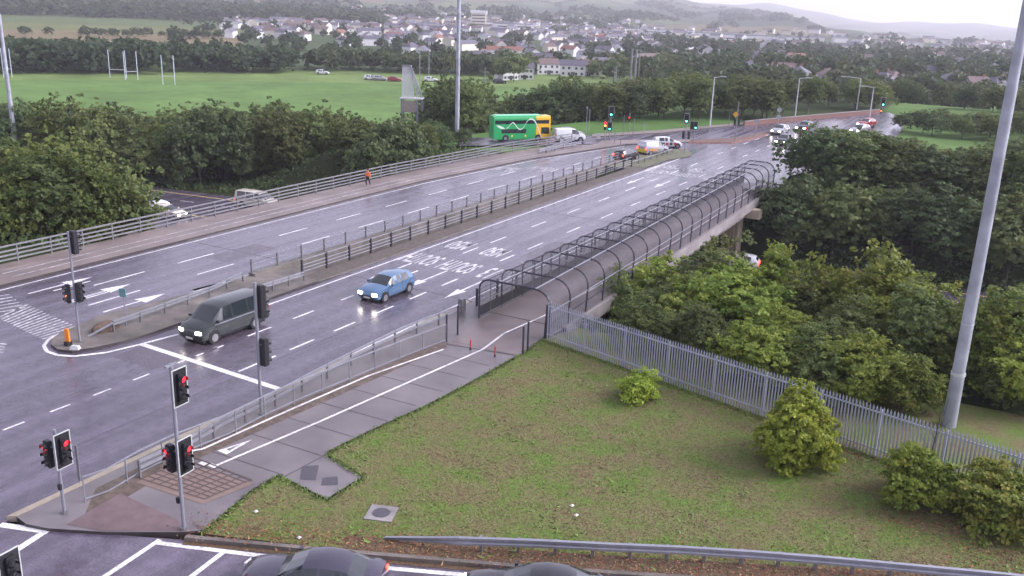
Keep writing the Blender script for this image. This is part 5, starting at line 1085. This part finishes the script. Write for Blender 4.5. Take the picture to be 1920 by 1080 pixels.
# middle distance trees
MID = [tree_proto(31, 3.4, 3.4, .3, 260, 34, .31, LEAF_D, rc=.19), tree_proto(32, 3.0, 3.6, .4, 250, 34, .3, LEAF_M, rc=.19), tree_proto(33, 2.6, 3.6, .3, 230, 34, .29, LEAF_D, 'cone', rc=.19), tree_proto(34, 3.4, 3.0, .2, 250, 34, .31, LEAF_M, rc=.19), tree_proto(35, 3.0, 3.4, .3, 250, 34, .3, LEAF_B, rc=.19), tree_proto(36, 2.0, 4.0, .4, 190, 30, .27, LEAF_M, 'tall', rc=.22)]
MID.append(tree_proto(37, 3.1, 3.4, .2, 250, 34, .28, LEAF_YM, rc=.19)); NATH = [6.9, 7.4, 7.6, 6.1, 7.0, 8.2, 6.9]
KN = ['dark rounded', 'mid green oval', 'dark conical', 'broad mid green', 'olive brown', 'slim upright', 'yellow green']
def tree_label(k, base, px, d, dr, h):
    row = 'front' if d < dr[0]+(dr[1]-dr[0])*.33 else 'back' if d > dr[0]+(dr[1]-dr[0])*.67 else 'middle'
    size = 'tall ' if h > 7.5 else 'low ' if h < 5 else ''
    lm = ''
    for lim, ph in LMS[base]:
        if px < lim: lm = ph; break
    return f'{size}{KN[k]} tree, {row} {base}, {lm}'
LMS = {'of the motorway wood': [(90, 'at the left mast'), (200, 'right of the left mast'), (300, 'below the goal posts'), (420, 'above the motorway bend'), (540, 'above the cream van'), (650, 'left of the orange jacket'), (745, 'left of the sign gantry'), (820, 'at the sign gantry'), (2000, 'near the tall mast')],
 'right of the gantry': [(800, 'nearest it'), (850, 'left of the mast'), (2000, 'behind the mast')],
 'on the near bank': [(60, 'at the left edge'), (140, 'left of the island signal'), (210, 'behind the island signal'), (2000, 'at its tapering end')],
 'by the side road': [(780, 'below the gantry'), (850, 'left of the mast'), (2000, 'right of the mast')],
 'behind the bus': [(870, 'at the mast'), (930, 'above the bus tail'), (1030, 'above the bus'), (1100, 'above the white van'), (1180, 'at the green signals'), (1280, 'above the far verge'), (1360, 'at the first lamp'), (2000, 'by the yellow sign')],
 'behind the brick wall': [(1470, 'at its left end'), (1540, 'by the second lamp'), (1640, 'above the oncoming cars'), (1780, 'at its right end'), (2000, 'at the picture edge')],
 'on the right bank': [(1530, 'at the bridge end'), (1600, 'above the pier'), (1700, 'in its middle'), (1800, 'left of the big mast'), (1880, 'behind the big mast'), (2000, 'at the right edge')],
 'at the right bank foot': [(1570, 'by the pier'), (1680, 'above the motorway line'), (1800, 'left of the mast'), (2000, 'right of the mast')],
 'right of the junction': [(1800, 'nearest the road'), (2000, 'toward the edge')]}
def band(name, label, group, region, n, top, hr, ds, kinds, seed, zmin=None, minsep=3.0, wide=1.0, cat='tree'):
    r = random.Random(seed); out = []; tries = 0
    while len(out) < n and tries < n*120:
        tries += 1; px = r.uniform(region[0], region[1]); d = r.uniform(*ds(px)); a = math.atan((px-960)/(FPX/math.cos(PITCH)))-YAW
        x, y = d*math.sin(a), d*math.cos(a)
        if any((x-u)**2+(y-v)**2 < minsep**2 for u, v in out): continue
        g = T(x, y); ty_ = top(px); z = pz(px, ty_, d)[2]; h = z-g
        f = r.uniform(*hr); h = h*f if h*f < 13 else 13
        if h < 2.2: continue
        mm_ = y-.143*(x+16)
        if 59 < mm_ < 95: continue
        if x > -67 and y < 110 and x < -40: continue
        if -62 < x < -22 and y < 128: continue
        out.append((x, y)); k = r.choice(kinds); s_ = h/NATH[k]; sxy = max(.5, min(1.3, s_*r.uniform(.85, 1.25)*wide))
        place_tree(name, MID[k], x, y, g, sxy, tree_label(k, label, px, d, ds(px), h), cat, group, rz=r.uniform(0, 6.28), sz=s_)
    return out
ip = lambda xs, ys_: (lambda p_: float(np.interp(p_, xs, ys_)))
# note: columns here are bearings; the left wood beyond the motorway
band('tree', 'of the motorway wood', 'trees of the wood left of the bridge', (-60, 880), 108, ip([0, 250, 500, 700, 900], [185, 205, 200, 225, 262]), (.72, 1.02), ip2 if False else (lambda p_: ((128+(p_ < 250)*0, 168) if p_ < 620 else (120, 160))), [0, 1, 2, 3, 4, 2, 5, 1, 6, 6, 3], 5)
band('tree', 'on the near bank', 'trees on the near bank left of the bridge', (-60, 272), 20, ip([0, 120, 250, 290], [275, 300, 335, 400]), (.85, 1.05), lambda p_: (80, 108), [1, 6, 6, 3], 6, minsep=2.0, wide=1.0)
band('tree', 'by the side road', 'trees along the side road', (700, 900), 24, ip([700, 800, 900], [222, 222, 258]), (.8, 1.02), lambda p_: (108, 128), [1, 3, 0], 9)
band('tree', 'right of the gantry', 'trees between gantry and bus', (846, 890), 6, ip([846, 890], [156, 160]), (.85, 1.0), lambda p_: (145, 172), [0, 1, 3, 5], 44)
band('tree', 'behind the bus', 'trees behind the bus', (785, 1455), 56, ip([780, 865, 885, 950, 1000, 1100, 1200, 1300, 1450], [142, 145, 168, 165, 150, 146, 148, 136, 146]), (.75, 1.03), lambda p_: (152+.035*(p_-900), 188+.035*(p_-900)), [0, 1, 3, 4, 5, 1], 7)
band('tree', 'behind the brick wall', 'trees beyond the far junction', (1380, 1980), 34, ip([1380, 1500, 1700, 1980], [150, 145, 150, 170]), (.75, 1.03), lambda p_: (190+.05*(p_-1400), 240+.05*(p_-1400)), [0, 1, 4, 3], 8)
band('tree', 'right of the junction', 'trees right of the far junction', (1700, 1990), 26, ip([1690, 1990], [205, 215]), (.75, 1.05), lambda p_: (168, 235), [0, 1, 3], 41)
band('tree', 'on the right bank', 'trees on the embankment right of the bridge', (1472, 1990), 42, ip([1468, 1520, 1700, 1800, 1990], [262, 235, 262, 290, 262]), (.88, 1.05), lambda p_: (106, 126), [0, 1, 2, 3, 1, 6], 10, wide=1.3)
band('tree', 'at the right bank foot', 'trees at the foot of the right embankment', (1490, 1990), 30, ip([1480, 1990], [330, 360]), (.8, 1.0), lambda p_: (98, 107), [0, 3, 0], 12, wide=1.2)
# far trees
FARP = [tree_proto(51, 4.2, 3.9, .4, 70, 9, 1.25, LEAF_D, rc=.3, limbs=2), tree_proto(52, 3.8, 4.2, .4, 70, 9, 1.2, LEAF_M, rc=.3, limbs=2), tree_proto(53, 3.6, 4.4, .4, 70, 9, 1.1, LEAF_B, rc=.3, limbs=2)]
def merge_wood(name, label, items, mat, seed=5, scl=.02):
    base, _ = crown_mesh('w', seed, 1, 1, 0, 60, 7, .3, mat, rc=.33); n = len(base.vertices); co = np.empty(n*3); base.vertices.foreach_get('co', co); co = co.reshape(-1, 3); Vs = []; rr = random.Random(seed)
    for x, y, h, w in items:
        th_ = rr.uniform(0, 6.28); c, s_ = math.cos(th_), math.sin(th_); Vs.append(np.stack([(co[:, 0]*c-co[:, 1]*s_)*h*.47*w, (co[:, 0]*s_+co[:, 1]*c)*h*.47*w, co[:, 2]*h*.5], 1)+np.array([x, y, T(x, y)]))
    V = np.concatenate(Vs); nn = len(V); me = bpy.data.meshes.new(name); me.vertices.add(nn); me.vertices.foreach_set('co', V.ravel()); me.loops.add(nn); me.loops.foreach_set('vertex_index', np.arange(nn)); me.polygons.add(nn//4); me.polygons.foreach_set('loop_start', np.arange(nn//4)*4)
    me.materials.append(mat); me.update(); me.validate(); o = bpy.data.objects.new(name, me); COL.objects.link(o); tag(o, label, 'woodland', kind='stuff')
def spots(region, n, ds, hs_, seed, minsep=4.5):
    r = random.Random(seed); out = []; tries = 0
    while len(out) < n and tries < n*60:
        tries += 1; px = r.uniform(*region); d = r.uniform(*ds); a = math.atan((px-960)/(FPX/math.cos(PITCH)))-YAW; x, y = d*math.sin(a), d*math.cos(a)
        if any((x-q[0])**2+(y-q[1])**2 < minsep**2 for q in out): continue
        out.append((x, y, r.uniform(*hs_), r.uniform(.9, 1.3)))
    return out
FW = leaf_mat('leaves_belt', [(.035, .06, .028), (.06, .09, .035), (.12, .13, .05)], scale=.12)
merge_wood('woodland', 'dark wood along the far side of the pitch', spots((-60, 268), 46, (335, 380), (8.5, 11), 13) + spots((300, 510), 32, (345, 385), (7, 9.5), 14), LEAF_FD)
merge_wood('woodland', 'row of street trees between the pitch and the estate', spots((560, 900), 36, (362, 385), (6, 9), 15), FW)
merge_wood('woodland', 'parkland trees beyond the junction before the far houses', spots((1180, 1990), 115, (262, 440), (6, 9.5), 17, 5.5), FW)
merge_wood('woodland', 'hedgerow trees along the field beyond the pitch', spots((-60, 400), 26, (610, 635), (3.5, 6), 18) + spots((-60, 330), 30, (455, 470), (3, 5), 19, 7), FW)
FARP = [tree_proto(51, 4.2, 3.9, .4, 90, 10, 1.0, LEAF_D, rc=.3, limbs=2), tree_proto(52, 3.8, 4.2, .4, 90, 10, 1.0, LEAF_M, rc=.3, limbs=2)]
for x, y, h, w in spots((820, 1260), 22, (330, 430), (6, 9.5), 16): place_tree('tree', FARP[R.randrange(2)], x, y, T(x, y), h/8.6*w, 'garden tree among the near houses of the estate', 'tree', 'trees among the near houses', rz=R.uniform(0, 6.28), sz=h/8.6)
# far-off woodland that reads as one mass
def wood():
    r = np.random.default_rng(77); rr = random.Random(77); base, _ = crown_mesh('w', 5, 1, 1, 0, 26, 5, .55, LEAF_D, rc=.4); n = len(base.vertices); co = np.empty(n*3); base.vertices.foreach_get('co', co); co = co.reshape(-1, 3); Vs = []
    def put(px, d, h, w=1.0):
        a = math.atan((px-960)/(FPX/math.cos(PITCH)))-YAW; x, y = d*math.sin(a), d*math.cos(a); th_ = rr.uniform(0, 6.28); c, s_ = math.cos(th_), math.sin(th_); q = co.copy()
        q = np.stack([(q[:, 0]*c-q[:, 1]*s_)*h*.5*w, (q[:, 0]*s_+q[:, 1]*c)*h*.5*w, q[:, 2]*h*.5], 1)+np.array([x, y, T(x, y)]); Vs.append(q)
    for _ in range(650): put(rr.uniform(300, 1990), 430+1050*rr.random()**1.1, rr.uniform(4, 7.5))
    for _ in range(230): put(rr.uniform(1150, 1990), rr.uniform(420, 1000), rr.uniform(5, 9), 1.2)
    for _ in range(380): put(rr.uniform(-60, 1150), rr.uniform(1250, 1900), rr.uniform(7, 13), 1.5)
    for _ in range(420): put(rr.uniform(-60, 700), rr.uniform(1000, 1350), rr.uniform(8, 14), 1.5)
    for k in range(60):   # field boundary hedges on the hills
        px = rr.uniform(-40, 1960); d = rr.uniform(1500, 3900); dp, dd = (rr.uniform(-2.4, 2.4), rr.uniform(8, 30)) if k % 3 else (rr.uniform(5, 9), rr.uniform(-4, 4))
        for j in range(rr.randint(8, 20)): put(px+dp*j, d+dd*j*rr.uniform(.8, 1.2), rr.uniform(5, 11), 1.6)
    for k in range(16):   # small copses
        px = rr.uniform(-40, 1500); d = rr.uniform(1800, 3600)
        for j in range(22): put(px+rr.gauss(0, 14), d+rr.gauss(0, 35), rr.uniform(9, 15), 1.5)
    V = np.concatenate(Vs); nn = len(V); me = bpy.data.meshes.new('woodland'); me.vertices.add(nn); me.vertices.foreach_set('co', V.ravel()); me.loops.add(nn); me.loops.foreach_set('vertex_index', np.arange(nn)); me.polygons.add(nn//4); me.polygons.foreach_set('loop_start', np.arange(nn//4)*4)
    me.materials.append(leaf_mat('leaves_far', [(.025, .045, .02), (.04, .065, .025), (.07, .085, .03)], scale=.02)); me.update(); me.validate(); o = bpy.data.objects.new('woodland', me); COL.objects.link(o); tag(o, 'distant woodland and hedges over the plain and hills', 'woodland', kind='stuff')
wood()
# undergrowth on the banks
def undergrowth():
    r = random.Random(4); pts = []; r_ = np.random.default_rng(4); Q = []
    for _ in range(26000):
        a = r.uniform(-1.15, .12); d = r.uniform(48, 150); x, y = d*math.sin(a), d*math.cos(a); m_ = y-.143*(x+16)
        if (48 < m_ < 60 or 94 < m_ < 110) and not (-62 < x < -22.2): Q.append((x, y, T(x, y)))
    n = len(Q); p = np.array(Q); s = r_.uniform(.25, .7, n)[:, None]; K = 5; p = np.repeat(p, K, 0)+r_.normal(0, .28, (n*K, 3))*np.array([1, 1, .6])+np.array([0, 0, .3]); n *= K
    u = r_.normal(size=(n, 3)); u /= np.linalg.norm(u, axis=1)[:, None]; v = np.cross(u, r_.normal(size=(n, 3))); v /= np.linalg.norm(v, axis=1)[:, None]; s = np.repeat(s, K, 0)*.42
    V = np.stack([p-u*s, p-v*s*.6, p+u*s, p+v*s*.6], 1); me = bpy.data.meshes.new('undergrowth'); me.vertices.add(n*4); me.vertices.foreach_set('co', V.ravel()); me.loops.add(n*4); me.loops.foreach_set('vertex_index', np.arange(n*4)); me.polygons.add(n); me.polygons.foreach_set('loop_start', np.arange(n)*4); me.materials.append(LEAF_D); me.update(); me.validate()
    o = bpy.data.objects.new('undergrowth', me); COL.objects.link(o); tag(o, 'dark undergrowth covering the motorway banks', 'undergrowth', kind='stuff')
undergrowth()

# ------------------------------------------------------------------ houses
ROOFS = [pm('slate_roof', (.085, .08, .11), .55, var=.2, scale=1.5), pm('brown_tile_roof', (.12, .085, .08), .7, var=.2, scale=1.5), pm('red_tile_roof', (.19, .085, .06), .75, var=.2, scale=1.5)]
WALLS = [pm('white_render', (.62, .62, .63), .8, var=.08), pm('cream_render', (.6, .56, .47), .8, var=.08), pm('brick_wall', (.24, .11, .08), .85, var=.2, scale=6), pm('bright_render', (.72, .72, .75), .8, var=.05)]
WIN = pm('house_window', (.05, .055, .07), .15, var=.2)
def house_mesh(w, d, h, rh, hip=False):
    a = MB(); a.box((0, 0, h/2-1), (w, d, h+2))
    if not hip: a.add([(-w/2, -d/2, h), (-w/2, d/2, h), (-w/2, 0, h+rh)], [(0, 2, 1)]); a.add([(w/2, -d/2, h), (w/2, d/2, h), (w/2, 0, h+rh)], [(0, 1, 2)])
    b = MB(); e = .35; i_ = (d/2)*.8 if hip else 0
    V = [(-w/2-e, -d/2-e, h-.1), (w/2+e, -d/2-e, h-.1), (w/2+e, d/2+e, h-.1), (-w/2-e, d/2+e, h-.1), (-w/2-e*(0 if hip else 1)+i_, 0, h+rh+.12), (w/2+e*(0 if hip else 1)-i_, 0, h+rh+.12)]
    b.add(V, [(0, 1, 5, 4), (2, 3, 4, 5)] + ([(1, 2, 5), (3, 0, 4)] if hip else []) + [(3, 2, 1, 0)])
    c = MB(); c.box((w*.3, 0, h+rh+.3), (.9, .6, 1.4))
    g = MB()
    for sy in (-1, 1):
        for fx in (-.36, -.14, .14, .36):
            for zz_ in (1.3, 4.0): g.box((fx*w, sy*(d/2+.01), zz_), (1.2, .06, 1.2))
    g.box((-.03*w, -d/2-.02, 1.1), (.9, .08, 2.1)); g.box((.05*w, -d/2-.02, 1.1), (.9, .08, 2.1))
    return a, b, c, g
HP = {}
def house_proto(kind):
    if kind in HP: return HP[kind]
    w, d, h, rh, hip = {'semi': (13, 8, 5.3, 2.6, False), 'det': (8.5, 8, 5.3, 2.4, False), 'hip': (10, 9, 5.2, 2.8, True), 'row': (24, 8, 5.3, 2.5, False), 'bung': (12, 8, 2.8, 2.6, True)}[kind]
    HP[kind] = [mm_ for mm_ in house_mesh(w, d, h, rh, hip)]; return HP[kind]
MESHC = {}
def cached(kind, idx, mat, nm):
    k = (kind, idx, mat.name)
    if k not in MESHC:
        mb = house_proto(kind)[idx]; me = bpy.data.meshes.new(nm); me.from_pydata(mb.v, [], mb.f); me.materials.append(mat); MESHC[k] = me
    return MESHC[k]
def house(kind, wall, roof, x, y, z, rz, label, group=None, win=False, sc=.76):
    t = thing('house', (x, y, z), label, 'house', group, rz, sc)
    def ch(nm, me, par=t): o = bpy.data.objects.new(nm, me); COL.objects.link(o); o.parent = par; return o
    ch('wall', cached(kind, 0, WALLS[wall], 'wall')); rf = ch('roof', cached(kind, 1, ROOFS[roof], 'roof')); ch('chimney', cached(kind, 2, WALLS[2], 'chimney'), rf)
    if win: ch('window', cached(kind, 3, WIN, 'window'))
    return t
def at_bearing(px, d): a = math.atan((px-960)/(FPX/math.cos(PITCH)))-YAW; return d*math.sin(a), d*math.cos(a)
CN = ['white rendered', 'cream rendered', 'brick', 'bright white']; RN = ['dark slate roofed', 'brown tiled', 'red tiled']
for px, d, k, w, r_, rot, lb in ((905, 385, 'det', 0, 0, .55, 'white house with slate roof behind the dark street trees'), (935, 345, 'det', 0, 0, 1.1, 'small white house facing the grass left of the tall dark tree'), (970, 350, 'det', 0, 0, .5, 'white house directly right of the small one facing the grass'), (1010, 380, 'semi', 0, 1, .9, 'white gabled house behind the yellow bush'), (1062, 372, 'semi', 0, 0, .42, 'long white terrace with purple slate roof behind the trees'), (1092, 376, 'semi', 0, 1, .42, 'white terrace end with brownish roof'), (1120, 400, 'semi', 1, 0, .9, 'cream house behind the terrace'), (1000, 430, 'semi', 0, 0, .5, 'white row behind the gabled house'), (880, 430, 'semi', 0, 0, .6, 'white house left behind the street trees'), (1430, 260, 'bung', 2, 1, .1, 'low brick building with brown roof among the bushes beyond the junction')):
    x, y = at_bearing(px, d); house(k, w, r_, x, y, T(x, y), rot, lb, win=True)
KH = {'semi': 'paired house', 'det': 'small house', 'hip': 'hipped house', 'row': 'long terrace', 'bung': 'bungalow'}
def hlm(px):
    for lim, ph in ((520, 'above the pitch'), (640, 'above the pitch corner'), (760, 'above the parked cars'), (850, 'left of the mast'), (900, 'below the tower block'), (1000, 'below the white blocks'), (1120, 'above the terrace'), (1240, 'above the steel columns'), (1360, 'above the first lamp'), (1500, 'below the white sheds'), (1640, 'above the long arm lamp')):
        if px < lim: return ph
    return 'at the right'
rq = random.Random(17)
for i in range(18):
    px = 1400+i*31+rq.uniform(-8, 8); d = rq.choice([345, 385, 425])+rq.uniform(-10, 10); x, y = at_bearing(px, d); w = rq.choice([0, 0, 3]); r_ = rq.choice([0, 0, 1]); k = rq.choice(['semi', 'det', 'hip'])
    house(k, w, r_, x, y, T(x, y), rq.uniform(0, 3), f'{CN[w]} {RN[r_]} house amid trees above the junction, {"first second third fourth fifth sixth seventh eighth ninth tenth eleventh twelfth thirteenth fourteenth fifteenth sixteenth seventeenth eighteenth".split()[i]} from the left', 'houses amid the trees above the junction', win=True)
rh_ = random.Random(99); cnt = 0; placed = []; tries = 0
while cnt < 268 and tries < 60000:
    tries += 1; px = rh_.uniform(395, 1990) if rh_.random() < .5 else rh_.uniform(395, 1150); d = 450+900*rh_.random()**.9
    if px < 560 and d < 620: continue
    if px < 700 and not (560 < d < 1150): continue
    if px > 1250 and rh_.random() < .4: continue
    x, y = at_bearing(px, d)
    if any((x-u)**2+(y-v)**2 < 13**2 for u, v in placed): continue
    placed.append((x, y)); k = rh_.choice(['semi', 'semi', 'det', 'hip', 'row', 'row']); w = rh_.choice([0, 0, 0, 1, 3]); r_ = rh_.choice([0, 0, 0, 0, 1, 0, 1, 2]); rot = rh_.choice([.2, .5, .55, 1.1, 1.9, 2.1])+int(px/90)*.5
    house(k, w, r_, x, y, T(x, y), rot, f'{CN[w]} {RN[r_]} {KH[k]}, {"near" if d < 700 else "middle" if d < 1000 else "far"} town, {hlm(px)}', 'houses of the distant town'); cnt += 1
# beyond the nearest few hundred, the rest of the town is one object
def far_town():
    r = random.Random(31); m = MB()
    for _ in range(330):
        px = r.uniform(395, 1990) if r.random() < .45 else r.uniform(395, 1200); d = r.uniform(820, 1650)
        if px < 640 and d > 1250: continue
        x, y = at_bearing(px, d); z = T(x, y); a = r.uniform(0, 3.14); w, dp, h = r.choice([8, 13, 18]), 7, 5; c, s = math.cos(a), math.sin(a); wi = r.choice([0, 0, 1]); ro = r.choice([2, 2, 3])
        m.box((x, y, z+h/2-1), (w, dp, h+2), a, wi)
        q = [(-w/2, -dp/2-.3, h), (w/2, -dp/2-.3, h), (w/2, dp/2+.3, h), (-w/2, dp/2+.3, h), (-w/2, 0, h+2.4), (w/2, 0, h+2.4)]
        V = [(x+c*u-s*v, y+s*u+c*v, z+k+.02) for u, v, k in q]; m.add(V, [(0, 1, 5, 4), (2, 3, 4, 5)], ro); m.add(V, [(1, 2, 5), (3, 0, 4)], wi)
    tag(m.build('distant_houses', [WALLS[0], WALLS[1], ROOFS[0], ROOFS[1]]), 'mass of tiny pale houses on the farther slopes of the town', 'houses', kind='stuff')
far_town()
# larger white buildings of the town
def block(name, px, d, w, dp, h, rot, label, wall=3, tower=None):
    x, y = at_bearing(px, d); t = thing(name, (x, y, T(x, y)), label, 'building', rz=rot); MB().box((0, 0, h/2-2), (w, dp, h+4)).build('wall', WALLS[wall], t); MB().box((0, 0, h+.2), (w+.8, dp+.8, .5)).build('roof', ROOFS[0], t)
    for zz_ in np.arange(2, h-1, 3.2): MB().box((0, -dp/2-.02, float(zz_)), (w*.9, .06, 1.2)).build('window_band', WIN, t)
    return t
t = block('apartment_tower', 880, 1080, 16, 12, 17, .5, 'pale pink and white tower block standing highest in the distant town', 1); MB().box((0, 0, 18.5), (18, 14, 3)).build('roof_storey', WALLS[3], t)
block('apartment_block', 910, 1085, 40, 12, 8, .5, 'long low white block right beside the tower'); block('apartment_block', 945, 1060, 44, 12, 8, .48, 'second long white block right of the tower'); block('school_building', 1345, 1150, 90, 20, 6, .35, 'long white industrial shed left of the widest one'); block('school_building', 1415, 1120, 100, 20, 6, .3, 'widest white industrial shed at the foot of the hill'); block('school_building', 1200, 1250, 110, 20, 5, .45, 'long low pale shed below the fields'); block('school_building', 1085, 700, 26, 9, 4, .45, 'long low white roofed hall in mid town')
# brick boundary wall beyond the junction
bwp = [P(*q) for q in ((1395, 236), (1440, 231), (1540, 222), (1650, 212))]; t = thing('brick_boundary_wall', (*bwp[0], -.2), 'long low red brick wall curving behind the far footpath', 'wall'); m = MB(); m2 = MB()
for a, b in zip(bwp[:-1], bwp[1:]):
    a = (a[0]-bwp[0][0], a[1]-bwp[0][1]); b = (b[0]-bwp[0][0], b[1]-bwp[0][1]); an = math.atan2(b[1]-a[1], b[0]-a[0]); m.box(((a[0]+b[0])/2, (a[1]+b[1])/2, .45), (math.dist(a, b)+.1, .3, .9), an); m2.box(((a[0]+b[0])/2, (a[1]+b[1])/2, .95), (math.dist(a, b)+.1, .4, .1), an)
m.build('brickwork', pm('dull_brick', (.17, .09, .075), .85, var=.25, scale=5), t); m2.build('coping', CONC, t)
# far footpath along the junction
raised('footpath', [P(*q) for q in ((1110, 258), (1240, 250), (1340, 240), (1440, 230), (1540, 221.5), (1640, 212.5))] + [P(*q) for q in ((1640, 209), (1540, 217.5), (1440, 226), (1340, 236), (1240, 245), (1110, 253))], .13, PATHP, KERB_D)

# ------------------------------------------------------------------ haze
hz_ = MB().box((0, 0, 100), (15400, 15400, 340)); hm_ = bpy.data.materials.new('haze'); hm_.use_nodes = True; n = hm_.node_tree.nodes; l = hm_.node_tree.links; n.clear()
o_ = n.new('ShaderNodeOutputMaterial'); v_ = n.new('ShaderNodeVolumePrincipled'); v_.inputs['Color'].default_value = (.93, .93, 1.0, 1); v_.inputs['Density'].default_value = HAZE; v_.inputs['Anisotropy'].default_value = .2; l.new(v_.outputs[0], o_.inputs['Volume'])
ho = hz_.build('haze', hm_); tag(ho, kind='stuff')

# labels that several things still share: count them off from the left
ORD = 'first second third fourth fifth sixth seventh eighth ninth tenth eleventh twelfth thirteenth fourteenth fifteenth sixteenth seventeenth eighteenth nineteenth twentieth'.split() + ['twenty-first', 'twenty-second', 'twenty-third', 'twenty-fourth']
shared = {}
for o in S.objects:
    if o.parent is None and o.get('label') and o.get('category'): shared.setdefault(o['label'], []).append(o)
for lb, os_ in shared.items():
    if not 1 < len(os_) <= 24: continue
    s_ = lb
    for a_, b_ in ((' tree, front', ' tree front'), ('of the motorway wood', 'of wood'), ('on the near bank', 'of bank'), ('behind the brick wall', 'behind wall'), ('right of the junction', 'past junction'), (' rendered', ''), (' paired house', ' pair'), (' the ', ' ')):
        if len(s_.split()) > 13: s_ = s_.replace(a_, b_)
    if len(s_.split()) <= 13:
        for i, o in enumerate(sorted(os_, key=lambda q: math.atan2(q.location.x, q.location.y))): o['label'] = f'{s_}, {ORD[i]} from left'
